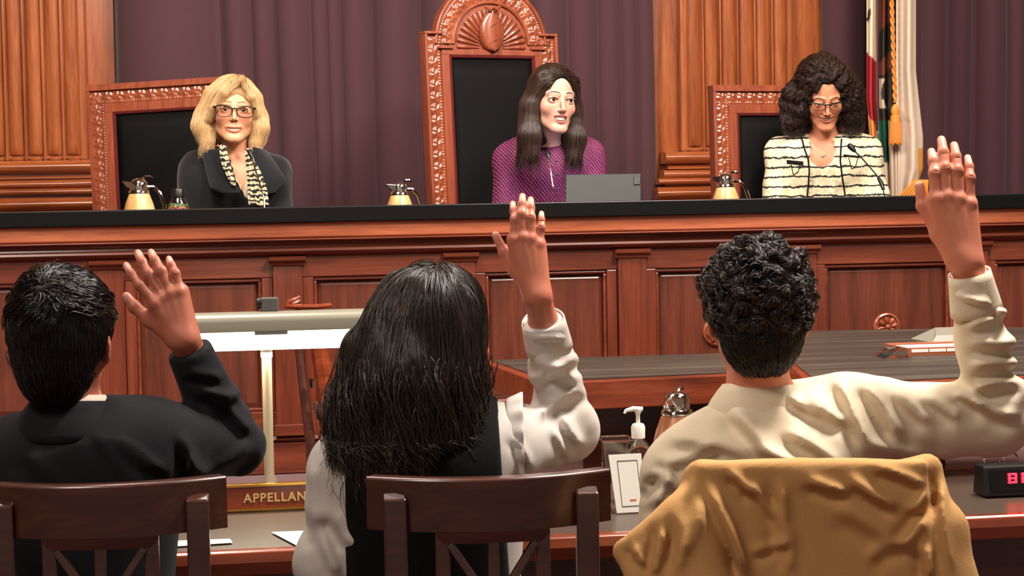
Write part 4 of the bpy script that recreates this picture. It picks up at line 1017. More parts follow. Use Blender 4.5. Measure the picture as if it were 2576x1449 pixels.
strands('hair_strands',S,rt,M['brown'],hb,26,.0075,flow_down(h,(0.01,.135,.06),1.7,.6),(.0,.012),.0006,curl=.008,cw=9,free=lambda p:h.loc(p)[:,2]<-.11,stop=face_stop(h,.046,.085,-.02,ymin=.05),seed=4)
# ============================================================ the three people with raised hands
def spectator(label,hc,Rm,sc,skin,neck_b,shL,shR,hip,elb,wr,hj,ww,sleeve_r,jaw=1.0,arm2=None,neck_r=.056,male=True):
    h=Head(hc,Rm,sc); T=-fwd
    t=root('person',label,'person',(hip[0],hip[1],0))
    hp=[Vector(p) for k in ('mcp','pip','dip','tip') for p in hj[k]]+[Vector(p) for p in hj['thumb']]+[Vector(hj['wrist'])]
    A=np.array([tuple(p) for p in hp]); hv=np.array(hc)
    ax=box_axes([hv+np.array([0,0,.13]),tuple(shL),tuple(shR),tuple(elb),tuple(wr),tuple(hip),tuple(hip+F0*.25-Z0*.08),tuple(arm2[2])]+[tuple(p) for p in hp],.10,.011,[(A.min(0)-.016,A.max(0)+.016,.0022),(hv-np.array([.11,.12,.13]),hv+np.array([.11,.12,.12]),.0042)])
    S=SDF(*ax); add_head(S,h,face=False,ms=MOUTH['rest'],jaw=jaw)
    h.cone(S,(0,.088,.0),(0,.106,-.032),.008,.010,k=.008); h.cone(S,(-.02,.084,-.06),(.02,.084,-.06),.008,k=.01)
    nb=Vector(neck_b); S.cone(h.w((0,-.018,-.050)),nb,neck_r,neck_r+.004,k=.02)
    torso(S,nb-Z0*.045,shL,shR,hip,(.15,.088),.10,k=.05,fw=F0,sh_r=.034)
    S.cone(shR,elb,.036,.033,k=.03); S.cone(elb,wr,.033,.024,k=.012,n=T,flat=.85)
    S.cone(wr,hj['wrist'],.0245,.0235,k=.01)
    S.cone(arm2[0],arm2[1],.033,.030,k=.03); S.cone(arm2[1],arm2[2],.030,.024,k=.02); S.cone(arm2[2],arm2[2]+F0*.08,.026,.03,k=.02)
    hand(S,hj,ww,T); V,F=S.polygonise(); n=len(V); C=np.tile(np.array(lin(skin)[:3]),(n,1)); paint_hand(V,C,hj,T,ww)
    nmesh('body',V,F,M['skin'],t,C); return t,h
def seatlegs(t,hip,mat,name='trousers'):
    ax=box_axes([tuple(hip-F0*.02+R0*.2),tuple(hip-R0*.2),tuple(hip+F0*.5+R0*.15),(hip.x,hip.y,.05)],.13,.013)
    S=SDF(*ax); S.cone(hip-R0*.08,hip+R0*.08,.12,k=.03); legs(S,hip,F0,R0,.50,0,r=.085); V,F=S.polygonise(); V[:,2]=np.maximum(V[:,2],.003); nmesh(name,V,F,mat,t)
def folds(S,L,d,r=.006,k=.016,op='add'):
    """cloth folds: pairs of picture points with depth"""
    for a,b,*x in L:
        dd=x[0] if x else d; rr=x[1] if len(x)>1 else r; S.cone(P(*a,dd),P(*b,dd),rr,rr*.6,k=k,op=op)
def sleeve(S,a,b,c,ra,rb,rc,k=.03,n=T_ if 'T_' in globals() else None):
    S.cone(a,b,ra,rb,k=k); S.cone(b,c,rb*.98,rc,k=.02)
def ripple(S,a,b,r,amp,freq,seed=1,ph=0):
    """wrinkles running round the limb from a to b"""
    a=np.array(tuple(a)); b=np.array(tuple(b)); ab=b-a; L=np.linalg.norm(ab); u=ab/L; f1=nz(seed,14,2)
    def f(x,y,z):
        p=np.stack([x,y,z],1)-a; s_=(p@u); q=p-np.outer(np.clip(s_,0,L),u); dd=np.linalg.norm(q,axis=1); m_=np.exp(-(np.maximum(dd-r,0)/(.5*r))**2)*np.clip(s_/.03,0,1)*np.clip((L-s_)/.03,0,1)
        w_=np.sin(s_*freq+3.0*f1(x,y,z)+ph); return amp*m_*np.sign(w_)*np.abs(w_)**1.3*(.6+.4*f1(z,x,y))
    S.disp(f,.035)
# ---------------- man at the left in a dark suit
D=3.10; hj=hand_px(3.14,(462,852),[(392,762),(411,748),(431,737),(454,733)],[(352,718),(374,690),(405,682),(441,688)],[(318,668),(347,637),(380,635),(425,651)],[(436,842),(378,806),(338,772),(318,746)],.034,dd=[-.004,0,0,.002],curl=.006)
hc=P(157,868,3.08); Rm=head_frame('away',-3,4,1.0); nb=P(180,1040,3.10); shL=P(-62,1205,3.12); shR=P(395,1110,3.12); hip=P(165,1560,3.16); hip.z=.56
elb=P(585,1122,3.24); wr=P(474,878,3.16)
a2=(shL,shL-R0*.05-Z0*.26+F0*.03,shL-Z0*.20+F0*.24+R0*.03)
t,h=spectator('man in a dark suit with short wet-looking black hair, hand raised at the left',hc,Rm,.93,(176,104,80),nb,shL,shR,hip,elb,wr,hj,1.0,.05,arm2=a2,neck_r=.050)
M['suit']=fabric('dark_navy_suit',(27,27,32),(17,17,20),.8,500,.6,.04); M['shirtw']=fabric('white_shirt',(224,206,188),(212,192,172),.7,300,.2)
ax=box_axes([tuple(nb+Z0*.05),tuple(shL-R0*.05),tuple(shR),tuple(elb),tuple(wr),tuple(hip-Z0*.05),tuple(a2[2])],.10,.0062)
S=SDF(*ax); torso(S,nb-Z0*.050,shL,shR,hip,(.15,.118),.135,k=.05,fw=F0,sh_r=.054)
S.cone(shR,elb,.062,.056,k=.04); S.cone(elb,wr,.052,.0385,k=.02); S.cone(a2[0],a2[1],.062,.05,k=.03); S.cone(a2[1],a2[2],.05,.038,k=.02)
ripple(S,lat(shR,elb,.25),elb,.06,.006,75,3); ripple(S,elb,lat(elb,wr,.62),.05,.0065,80,5)
S.creases([((455,1100),(520,1200)),((480,1150),(490,1235)),((500,1190),(640,1120),1.2),((555,1010),(640,1080),1.0,1.2),((500,975),(610,1000),1.0,1.2),((470,930),(560,960),.8,.8),((285,1115),(430,1180),1,.7),((250,1090),(330,1230),1,.6),((60,1130),(180,1230),1.2,.6)],15,.010)
S.half(wr,(wr-elb),.003,lo=[v-.09 for v in wr],hi=[v+.09 for v in wr])
V,F=S.polygonise(); nmesh('suit_jacket',V,F,M['suit'],t)
def collar(t,nb,r0,r1,z0,z1,mat,name='collar',tilt=.35,th=.004,flare=None,n=48,cx=0):
    g=[]
    for j in range(6):
        v=j/5; row=[]
        for i in range(n+1):
            a=2*math.pi*i/n; rr=r0+(r1-r0)*v+.006*math.sin(v*math.pi); z=z0+(z1-z0)*v
            x=math.cos(a)*rr; y=math.sin(a)*rr*.92; row.append(tuple(nb+R0*(x+cx)+F0*y+Z0*(z-tilt*max(0,y)*1.0+ .25*tilt*max(0,-y))))
        g.append(row)
    return obj(name,MB().grid(g),mat,t,smooth='all',solid=th)
collar(t,nb-F0*.004,.057,.066,.030,-.02,M['shirtw'],'shirt_collar',.45); collar(t,nb-F0*.002,.066,.100,.018,-.050,M['suit'],'suit_collar',.5,.007)
seatlegs(t,hip,M['suit'])
# short dark hair
def hair_cap(h,scale=1.0,low=-.07,r=(.083,.104,.095),ctr=(0,-.018,.034),pad=.02,st=.004):
    S=SDF(*hair_axes(h,(-.12,-.15,-.13),(.12,.12,.15),st)); h.ell(S,ctr,r,k=.01); return S
S=hair_cap(h,r=(.084,.102,.098),ctr=(0,-.018,.038)); h.ell(S,(0,-.045,-.020),(.064,.064,.088),k=.02)
h.ell(S,(0,.115,-.05),(.09,.10,.11),k=.02,op='sub')
for x in (-1,1): h.ell(S,(x*.092,.0,-.035),(.024,.048,.055),k=.01,op='sub')
f_=nz(31,60,3); S.disp(lambda x,y,z:.0035*f_(x,y,z)*np.clip((z-(hc.z-.0))/.05,0,1))
hb=hair_obj(t,h,S,M['hairbase_dark'])
rt=scalp_roots(S,h.w((0,-.02,.03)),9000,15,lambda p:(h.loc(p)[:,1]<.07)&(h.loc(p)[:,2]>-.085)&~((np.abs(h.loc(p)[:,0])>.060)&(h.loc(p)[:,2]<.012)&(h.loc(p)[:,1]>-.045)))
strands('hair_strands',S,rt,M['jet'],hb,9,.0050,flow_down(h,(.012,-.03,.16),1.7,.8),(.001,.006),.0008,curl=.003,cw=7,seed=9)
def whorl(h):
    def f(p):
        L=h.loc(p); a=L-np.array((.0,-.075,.105)); v=np.stack([a[:,0]*1.2+a[:,2]*.3,a[:,1]*.9,a[:,2]*.6+.02],1); v/=np.linalg.norm(v,axis=1,keepdims=True)+1e-6; return v@h.R.T
    return f
rt=scalp_roots(S,h.w((0,-.02,.03)),2600,16,lambda p:(h.loc(p)[:,2]>.055)&(h.loc(p)[:,1]<.07))
strands('hair_locks',S,rt,M['jet'],hb,9,.0052,whorl(h),(.003,.011),.0011,curl=.004,cw=5,seed=19)
# ---------------- woman in the middle: black vest over grey-white blouse
hj=hand_px(3.16,(1352,745),[(1293,602),(1315,596),(1337,600),(1357,614)],[(1296,553),(1313,540),(1335,548),(1361,573)],[(1290,513),(1314,494),(1335,502),(1362,537)],[(1336,718),(1296,682),(1268,634),(1247,592)],.029,dd=[0,-.002,0,.004],curl=.008)
hc=P(1104,838,3.17); Rm=head_frame('away',-50,4,0); nb=P(1085,1040,3.16); shL=P(862,1178,3.16); shR=P(1268,1118,3.16); hip=P(1075,1560,3.20); hip.z=.56
elb=P(1428,1082,3.33); wr=P(1366,806,3.20); a2=(shL,P(816,1420,3.14),P(850,1560,3.32))
t,h=spectator('woman with long dark hair and black vest over a pale blouse, hand raised',hc,Rm,.95,(196,118,92),nb,shL,shR,hip,elb,wr,hj,.88,.05,arm2=a2,neck_r=.047)
M['blouse']=fabric('pale_grey_blouse',(208,200,192),(192,184,176),.65,400,.2,.05); M['vest']=fabric('black_vest',(16,17,16),(10,10,10),.9,500,.5,.03)
ax=box_axes([tuple(nb+Z0*.03),tuple(shL),tuple(shR),tuple(elb),tuple(wr),tuple(hip-Z0*.05),tuple(a2[2]),tuple(a2[1])],.10,.006)
S=SDF(*ax); torso(S,nb-Z0*.02,shL,shR,hip,(.15,.108),.118,k=.05,fw=F0,sh_r=.044)
S.cone(shR,elb,.062,.055,k=.035); S.cone(elb,wr,.053,.036,k=.02); S.cone(wr,lat(elb,wr,.78),.038,.039,k=.004); S.cone(a2[0],a2[1],.050,.050,k=.03); S.cone(a2[1],a2[2],.050,.034,k=.02)
ripple(S,lat(shR,elb,.2),elb,.058,.006,70,7); ripple(S,elb,lat(elb,wr,.80),.05,.008,64,8); ripple(S,a2[0],a2[1],.05,.006,40,9)
S.creases([((1340,965),(1460,885),1.0,1.2),((1350,900),(1450,965),1,1.1),((1350,1035),(1475,985),1.1,1.2),((1410,1040),(1470,1120),.9,1),((1340,860),(1425,845),.7,.7),((1300,1100),(1330,1180),.8,.8),((845,1290),(890,1375),1.2),((775,1170),(805,1330),1.3),((800,1340),(860,1440),1.2),((1390,1090),(1440,1150),.8,.6)],14,.010)
S.half(wr,(wr-elb),.003,lo=[v-.09 for v in wr],hi=[v+.09 for v in wr]); V,F=S.polygonise(); nmesh('blouse',V,F,M['blouse'],t)
g=[]; u_=(wr-elb).normalized(); sx_=u_.cross(fwd).normalized(); sy_=u_.cross(sx_)
for j in range(5): g.append([tuple(wr+u_*(-.058+.06*j/4)+(sx_*math.cos(a)+sy_*math.sin(a))*(.0405-.001*j+.0015*math.sin(a*3))) for a in [2*math.pi*i/32 for i in range(33)]])
obj('cuff',MB().grid(g),M['blouse'],t,smooth='all',solid=.003)
ax=box_axes([tuple(nb+Z0*.0),tuple(shL),tuple(shR),tuple(hip-Z0*.05)],.12,.007)
S=SDF(*ax); torso(S,nb-Z0*.02,lat(shL,nb,.12),lat(shR,nb,.10),hip,(.15,.117),.130,k=.05,fw=F0,sh_r=.050)
S.half(shR-R0*.005,R0*1.0+Z0*.05,.006); S.half(shL+R0*.012,-R0*1.0+Z0*.05,.006); V,F=S.polygonise(); nmesh('vest',V,F,M['vest'],t)
g=[]  # ruffle round the armhole
for i in range(41):
    a=2*math.pi*i/40; rr=.060; q=shR+R0*.004+F0*math.cos(a)*rr*.95+Z0*math.sin(a)*rr*1.15; w_=.007*math.sin(i*2.2); dr=(F0*math.cos(a)+Z0*math.sin(a))
    g.append([tuple(q+R0*(.030*v)+dr*(.008+.010*v+w_*v)) for v in (0,.33,.66,1)])
obj('ruffle',MB().grid(g),M['blouse'],t,smooth='all',solid=.003,sub=1)
seatlegs(t,hip,M['charcoal'])
rg=Vector(hj['mcp'][0]).lerp(Vector(hj['pip'][0]),.12); ru=(Vector(hj['pip'][0])-Vector(hj['mcp'][0])).normalized()
obj('ring',MB().lathe([(.0088,-.0014),(.0097,-.0008),(.0097,.0008),(.0088,.0014)],rg,20,axis=ru),M['chrome'],t,smooth=True)
S=SDF(*box_axes([P(800,640,3.1),P(1260,1240,3.1),P(1030,900,2.96),P(1030,900,3.3)],.02,.005))
hf3=np.array(Matrix((R0,F0,Z0)).transposed(),dtype=np.float32)
S.ell(P(1092,798,3.15),(.083,.100,.084),hf3,.01); S.ell(P(1050,890,3.12),(.098,.090,.12),hf3,.04)
S.cone(P(1160,770,3.15),P(1165,940,3.12),.024,.020,k=.03); S.cone(P(1145,920,3.11),P(1130,1080,3.09),.030,.034,k=.03)
S.cone(P(945,900,3.12),P(920,1060,3.10),.045,.045,k=.04); S.cone(P(915,1040,3.10),P(895,1140,3.09),.040,.030,k=.03); S.cone(P(1020,980,3.07),P(1010,1130,3.06),.065,.05,k=.05)
f1=nz(41,30,3); S.disp(lambda x,y,z:.0055*f1(x*1.4,y*1.4,z*.45))
S.ell(h.w((0,.095,-.05)),(.062,.07,.085),h.R,.01,'sub')
V,F=S.polygonise(); hb=nmesh('hair',V,F,M['hairbase_dark'],t)
rt=scalp_roots(S,P(1080,850,3.12),12000,25,lambda p:(p[:,2]>1.15)&(h.loc(p)[:,1]<.06))
def fl3(p):
    v=np.zeros_like(p); a=(p-np.array(P(1105,690,3.12))); top=np.clip((p[:,2]-1.22)/.07,0,1)[:,None]; a/=np.linalg.norm(a,axis=1,keepdims=True)+1e-6; return a*1.3*top+np.array([-.10,0,-1.0])
strands('hair_strands',S,rt,M['dark'],hb,30,.0125,fl3,(.0,.006),.0007,curl=.006,cw=1.8,seed=29,ff=.16,free=lambda p:p[:,2]<1.02,stop=face_stop(h,.05,.08,-.05,ymin=.055))
rt=scalp_roots(S,P(1050,950,3.12),2500,26,lambda p:(p[:,2]<1.14))
strands('hair_curls',S,rt,M['dark'],hb,18,.0085,lambda p:np.tile(np.array([-.1,0,-1.0]),(len(p),1)),(.002,.014),.0009,curl=.015,cw=3.2,seed=39,ff=.2,free=lambda p:p[:,2]<1.01)
# ---------------- man at the right: cream shirt, curly black hair
hj=hand_px(3.05,(2430,660),[(2357,500),(2384,493),(2412,500),(2440,512)],[(2351,436),(2377,424),(2408,430),(2440,448)],[(2343,382),(2368,352),(2400,366),(2434,397)],[(2404,640),(2362,590),(2322,518),(2313,468)],.037,dd=[0,0,0,.004],curl=.008)
hc=P(1904,800,3.10); Rm=head_frame('away',2,2,0); nb=P(1905,990,3.12); shL=P(1706,1205,3.12); shR=P(2150,1052,3.12); hip=P(1900,1560,3.16); hip.z=.56
elb=P(2508,1056,3.13); wr=P(2438,690,3.06); a2=(shL,P(1652,1400,3.16),P(1700,1500,3.34))
t,h=spectator('man with curly black hair in a cream shirt, his hand raised at the right',hc,Rm,.93,(212,132,104),nb,shL,shR,hip,elb,wr,hj,1.06,.05,arm2=a2,neck_r=.050)
M['cream']=fabric('cream_shirt',(226,212,186),(216,200,172),.7,380,.2,.05)
ax=box_axes([tuple(nb+Z0*.03),tuple(shL),tuple(shR),tuple(elb),tuple(wr),tuple(hip-Z0*.05),tuple(a2[2]),tuple(a2[1])],.10,.0055)
S=SDF(*ax); torso(S,nb-Z0*.062,shL,shR,hip,(.15,.120),.132,k=.05,fw=F0,sh_r=.054)
S.cone(shR,elb,.068,.062,k=.05); S.cone(elb,wr,.056,.037,k=.02); S.cone(a2[0],a2[1],.056,.044,k=.03); S.cone(a2[1],a2[2],.046,.034,k=.02)
ripple(S,lat(shR,elb,.15),elb,.065,.0055,55,11); ripple(S,elb,lat(elb,wr,.80),.055,.0075,62,12)
S.creases([((2040,985),(2130,1075),1.3,1.1),((2100,960),(2190,1110),1.1,1.2),((2180,965),(2260,1100),1.2,1.2),((2260,975),(2340,1070),1.1,1.1),((2330,990),(2410,1060),1,1.1),((2400,985),(2480,1040),1,1),((2170,1120),(2420,1155),1.3,.8),
 ((2405,735),(2530,790),.8,1),((2540,770),(2430,835),.9,1.1),((2440,870),(2560,850),1,1.2),((2445,930),(2570,905),1,1.2),((2450,975),(2560,965),.9,1.1),((2440,1010),(2560,1040),1,1),
 ((1690,1100),(1900,1150),1.3,1.0),((1650,1160),(1800,1125),1.1,1.0),((1830,1030),(1985,1165),1.5,1.2),((1985,1080),(2110,1180),1.2,1.0),((1640,1185),(1710,1240),1,1.2),((1690,1170),(1640,1270),1,1.1),((1990,985),(2050,1050),.9,.9),((1900,1130),(2060,1165),1,.8),((1620,1300),(1700,1340),1.2,.8)],15,.0125)
f1=nz(51,12,3); S.disp(lambda x,y,z:.004*f1(x,y,z))
S.half(wr,(wr-elb),.003,lo=[v-.09 for v in wr],hi=[v+.09 for v in wr]); V,F=S.polygonise(); nmesh('cream_shirt',V,F,M['cream'],t)
g=[]; u_=(wr-elb).normalized(); sx_=u_.cross(fwd).normalized(); sy_=u_.cross(sx_)
for j in range(6): g.append([tuple(wr+u_*(-.066+.070*j/5)+(sx_*math.cos(a)+sy_*math.sin(a))*(.0425-.0018*j+.001*math.sin(a*3))) for a in [2*math.pi*i/36 for i in range(37)]])
obj('cuff',MB().grid(g),M['cream'],t,smooth='all',solid=.003)
collar(t,nb-F0*.002,.056,.090,.016,-.046,M['cream'],'shirt_collar',.42,.006)
obj('yoke_seam',MB().tube([S.hit(1990+250*k/30,1128-98*k/30,2.7,3.3,.0) for k in range(31)],.0009,5),M['cream'],t,smooth=True)
seatlegs(t,hip,M['charcoal'])
S=hair_cap(h,r=(.086,.102,.094),ctr=(0,-.018,.042)); h.ell(S,(0,-.046,-.020),(.072,.062,.086),k=.02)
h.ell(S,(0,.115,-.05),(.10,.10,.11),k=.02,op='sub')
for x in (-1,1): h.ell(S,(x*.098,.0,-.040),(.024,.048,.055),k=.01,op='sub')
r_=np.random.default_rng(5); c_=np.array(h.w((0,-.02,.04)))
dd_=r_.normal(size=(760,3)); dd_/=np.linalg.norm(dd_,axis=1,keepdims=True)
for v in dd_:
    p=c_+v*.05; 
    for _ in range(6): p=p+v*(-float(S.sample(p[None])[0]))
    L=h.loc(p[None])[0]
    if L[2]<-.035+.04*r_.random() or (L[1]>.075) : continue
    S.ell(p+v*r_.uniform(-.003,.004),r_.uniform(.0045,.009,3),None,.003)
hb=hair_obj(t,h,S,M['hairbase_dark'])
def swirl(p): 
    f2=swirl.f; return np.stack([f2[0](p[:,0],p[:,1],p[:,2]),f2[1](p[:,0],p[:,1],p[:,2]),f2[2](p[:,0],p[:,1],p[:,2])],1)
swirl.f=[nz(61,70,2),nz(62,70,2),nz(63,70,2)]
rt=scalp_roots(S,h.w((0,-.02,.03)),7000,35,lambda p:(h.loc(p)[:,1]<.08)&(h.loc(p)[:,2]>-.02))
strands('hair_curls',S,rt,M['dark'],hb,10,.0045,swirl,(.0005,.003),.0008,curl=.004,cw=14,seed=9)
rt=scalp_roots(S,h.w((0,-.02,.03)),5000,36,lambda p:(h.loc(p)[:,1]<.06)&(h.loc(p)[:,2]<-.0)&(h.loc(p)[:,2]>-.085)&~((np.abs(h.loc(p)[:,0])>.062)&(h.loc(p)[:,1]>-.045)))
strands('hair_strands',S,rt,M['jet'],hb,7,.0045,flow_down(h,(0,-.03,.16),1,1),(.0005,.003),.0007,curl=.002,cw=14,seed=10)
# ============================================================ chairs of the seated row
def cafe_chair(label,px,d,rz,group=None):
    c=P(px,1200,d); H=.972; t=root('wooden_chair',label,'chair',(c.x,c.y,0),rz)
    Wd=.385; sag=.062
    def yc(x): return -sag+sag*(x/(Wd/2))**2   # curved in plan; -y towards the camera
    def arc(x0,x1,z0,z1,th,off=0,n=18,zl=0):
        mb=MB(); g=[]
        for i in range(n+1):
            x=x0+(x1-x0)*i/n; y=yc(x)+off; s_=2*sag*2*x/(Wd/2)/Wd; nx,ny=-s_/math.hypot(1,s_),1/math.hypot(1,s_)
            g.append([(x,y,z0),(x,y-.004,z1),(x+nx*th,y+ny*th,z1+zl),(x+nx*th,y+ny*th,z0),(x,y,z0)])
        mb.grid(g); mb.add([q for q in g[0][:4]]+[q for q in g[-1][:4]],[(0,1,2,3),(7,6,5,4)]); return mb
    obj('top_rail',arc(-Wd/2,Wd/2,H-.083,H,.028),M['darkw'],t,rel=False,smooth=True,bevel=.004)
    for s_ in (-1,1):
        x=s_*(Wd/2-.043); y=yc(x)-.020; w2=.0175
        obj('back_post',MB().add([(x-w2,y,H-.031),(x+w2,y,H-.031),(x+w2,y+.020,H-.022),(x-w2,y+.020,H-.022),(x-w2,y-.002,.46),(x+w2,y-.002,.46),(x+w2,y+.028,.46),(x-w2,y+.028,.46),
           (x-w2,y-.06,0.001),(x+w2,y-.06,0.001),(x+w2,y-.025,0.001),(x-w2,y-.025,0.001)],[(3,2,1,0),(0,1,5,4),(1,2,6,5),(2,3,7,6),(3,0,4,7),(4,5,9,8),(5,6,10,9),(6,7,11,10),(7,4,8,11),(8,9,10,11)]),M['darkw'],t,rel=False,bevel=.003)
    zb=.62
    obj('lower_rail',arc(-.155,.155,zb-.05,zb,.018,.002),M['darkw'],t,rel=False,smooth=True,bevel=.003)
    for x in (-.078,0,.078):
        w2=.011 if x else .0085; obj('splat',MB().box((x-w2,yc(x)+.002,zb),(x+w2,yc(x)+.016,H-.083)),M['darkw'],t,rel=False,bevel=.002)
    obj('splat_rail',arc(-.089,.089,H-.101,H-.0835,.016,.002),M['darkw'],t,rel=False,smooth=True)
    for s_ in (-1,1):
        for (x0,z0,x1,z1) in ((s_*.067,H-.102,s_*.009,H-.190),(s_*.009,H-.20,s_*.067,H-.29)):
            obj('diagonal_brace',MB().beam((x0,yc(x0)+.009,z0),(x1,yc(x1)+.009,z1),.012,.016,up=(0,1,0)),M['darkw'],t,rel=False,bevel=.002)
    obj('seat',MB().box((-.20,-.04,.425),(.20,.40,.452)),M['darkw'],t,rel=False,bevel=.008)
    for s_ in (-1,1):
        obj('front_leg',MB().box((s_*.175-.018,.355,0.001),(s_*.175+.018,.39,.425)),M['darkw'],t,rel=False,bevel=.003)
        obj('stretcher',MB().box((s_*.175-.009,-.03,.20),(s_*.175+.009,.36,.225)),M['darkw'],t,rel=False,bevel=.002)
    return t
cafe_chair('dark wooden chair with lattice back at the left, behind the man in the suit',258,2.90,-TH+R(5))
cafe_chair('dark wooden chair with lattice back in the middle, behind the black vest',1230,2.90,-TH+R(6))
cafe_chair('dark wooden chair at the right hidden under the draped tan jacket',2040,2.90,-TH+R(4))
# ------------------------------------------------------------ tan jacket over the right chair
M['tan']=fabric('tan_jacket',(202,156,100),(184,138,86),.8,420,.25,.05)
fr4=np.array(Matrix((R0,F0,Z0)).transposed(),dtype=np.float32)
S=SDF(*box_axes([P(1530,1130,2.80),P(2480,1130,2.80),P(1530,1620,2.75),P(2480,1620,2.75),P(1960,1300,2.70),P(1960,1300,2.92)],.03,.0052))
S.slab(P(2045,1390,2.800),fr4,(.165,.004,.130),.014,k=.02)
S.cone(P(1765,1192,2.83),P(2010,1196,2.80),.018,.018,k=.02); S.cone(P(2010,1196,2.80),P(2330,1174,2.83),.018,.018,k=.02)
S.cone(P(1770,1195,2.87),P(2325,1180,2.88),.016,.016,k=.02)
S.cone(P(1762,1222,2.82),P(1745,1330,2.79),.030,.052,k=.03,n=F0,flat=.5); S.cone(P(1745,1330,2.79),P(1765,1600,2.77),.052,.062,k=.03,n=F0,flat=.5)
S.cone(P(2328,1196,2.83),P(2370,1330,2.80),.020,.034,k=.03,n=F0,flat=.6); S.cone(P(2370,1330,2.80),P(2420,1600,2.78),.034,.046,k=.03,n=F0,flat=.6)
S.cone(P(1690,1340,2.80),P(1600,1400,2.80),.022,.016,k=.03,n=F0,flat=.5); S.cone(P(1600,1400,2.80),P(1562,1388,2.80),.016,.008,k=.02,n=F0,flat=.5); S.cone(P(1640,1390,2.79),P(1620,1560,2.78),.034,.036,k=.03,n=F0,flat=.45)
S.creases([((1790,1225),(1870,1449),1.0,1.25),((1760,1250),(1720,1400),1.3,1),((1715,1300),(1700,1440),1,1),((1660,1330),(1650,1450),.8,1.3),((1600,1370),(1620,1430),.7,1.1),((1880,1220),(1960,1300),.9,.9),((1955,1215),(1975,1400),1.1,1.0),((2040,1200),(2140,1245),.9,1),((2140,1195),(2260,1280),1.0,1.2),((2200,1180),(2330,1215),.8,1),((2290,1290),(2330,1230),1,1.1),((2330,1310),(2260,1370),1,1.1),((2100,1290),(2260,1340),1.6,.7),((1890,1380),(1990,1370),.8,.6),((2372,1200),(2390,1440),.9,1.1),((2180,1400),(2290,1360),1.2,.7),((1830,1190),(1900,1240),.8,1),((1980,1320),(1990,1440),1,.6),((2320,1380),(2350,1449),1,1.2)],15,.0105)
f1=nz(71,16,3); S.disp(lambda x,y,z:.0035*f1(x,y,z)); V,F=S.polygonise(); jk=nmesh('jacket',V,F,M['tan']); tag(jk,'tan jacket draped over the back of the right wooden chair','jacket')
c=V.mean(0); jk.location=(c[0],c[1],V[:,2].min()); jk.data.transform(Matrix.Translation((-c[0],-c[1],-V[:,2].min())))
# ============================================================ carafes
tt=NT('blond_wood_carafe'); v=tt.coords((14,14,1.2)); tt.col(tt.ramp(tt.noise(v,2.2,4),[(.3,lin((180,132,78))),(.55,lin((206,162,104))),(.75,lin((222,186,134)))])); tt.set(Roughness=.3); M['carafe']=tt.m
def carafe(label,p,s=1.0,rz=0.0,group=None,mat='carafe'):
    t=root('carafe',label,'carafe',p,rz)
    def o(n,mb,m,**k):
        mb.v=[(a*s,b*s,c_*s) for a,b,c_ in mb.v]; return obj(n,mb,M[m],t,rel=False,smooth=True,**k)
    o('body',MB().lathe([(.052,.001),(.060,.004),(.064,.03),(.0635,.07),(.058,.12),(.047,.165),(.036,.195),(.033,.200)],(0,0,0),36),mat)
    o('collar_ring',MB().lathe([(.034,.1995),(.036,.203),(.034,.209),(.031,.212)],(0,0,0),32),'chrome')
    o('lid',MB().lathe([(.030,.211),(.031,.222),(.029,.236),(.020,.247),(.007,.252),(1e-4,.252)],(0,0,0),32),'chrome')
    o('spout',MB().add([(-.018,-.022,.212),(-.018,.022,.212),(-.020,-.022,.240),(-.020,.022,.240),(-.058,-.004,.243),(-.058,.004,.243),(-.040,-.009,.222),(-.040,.009,.222)],[(0,2,4,6),(1,7,5,3),(2,3,5,4),(0,6,7,1),(6,4,5,7)]),'chrome',bevel=.002)
    o('thumb_lever',MB().tube([(.008,0,.248),(.022,0,.256),(.038,0,.257),(.048,0,.251)],[.0035,.005,.005,.003],8),'chrome')
    o('handle',MB().tube([(.029,0,.222),(.050,0,.222),(.072,0,.200),(.086,0,.160),(.090,0,.110),(.084,0,.070),(.062,0,.052)],[.006,.006,.0065,.0065,.0065,.006,.006],8),'chrome')
    return t
ZS=1.247
def onbench(px,d): p=P(px,520,d); return (p.x,p.y,ZS)
carafe('pale wood carafe with chrome lid by the left high chair',onbench(351,6.06),.96,-TH)
carafe('pale wood carafe with chrome lid left of the tallest high chair',onbench(1006,6.12),.86,-TH+R(18))
carafe('pale wood carafe with chrome lid beside the curly-haired woman',onbench(1826,6.32),.90,-TH+R(-8))
M['carafe2']=plain('brown_carafe',(150,92,58),.35)
p=onZ(1706,1268,.7535); carafe('brown carafe with chrome lid on the counsel table behind the pump bottle',(p.x,p.y,.7525),.95,R(60),mat='carafe2')
# dark drink bottle with a floral label
t=root('drink_bottle','small dark drink bottle with red and green label beside the left carafe','bottle',onbench(449,6.10))
q=Vector(onbench(449,6.10))
obj('bottle_body',MB().lathe([(.030,.001),(.034,.006),(.034,.10),(.0345,.13),(.030,.158),(.020,.172),(.018,.178)],q,28),plain('dark_bottle',(20,18,18),.15,Coat_Weight=1.0),t,smooth=True)
tt=NT('floral_label'); v=tt.coords(); n1=tt.noise(v,45,2,.5,1.5); sp=tt.n('ShaderNodeSeparateXYZ'); tt.l(v,sp.inputs[0])
lowc=tt.ramp(n1,[(.42,lin((40,22,22))),(.5,lin((196,72,58))),(.66,lin((222,120,98)))]); hic=tt.ramp(n1,[(.45,lin((34,32,32))),(.56,lin((128,160,90))),(.64,lin((60,50,50)))])
tt.col(tt.mix(tt.ramp(sp.outputs['Z'],[(.138,(0,0,0,1)),(.15,(1,1,1,1))]),lowc,hic)); tt.set(Roughness=.35); M['floral']=tt.m
obj('bottle_label',MB().lathe([(.0343,.10),(.0350,.101),(.0353,.13),(.0310,.157)],q,28),M['floral'],t,smooth=True)
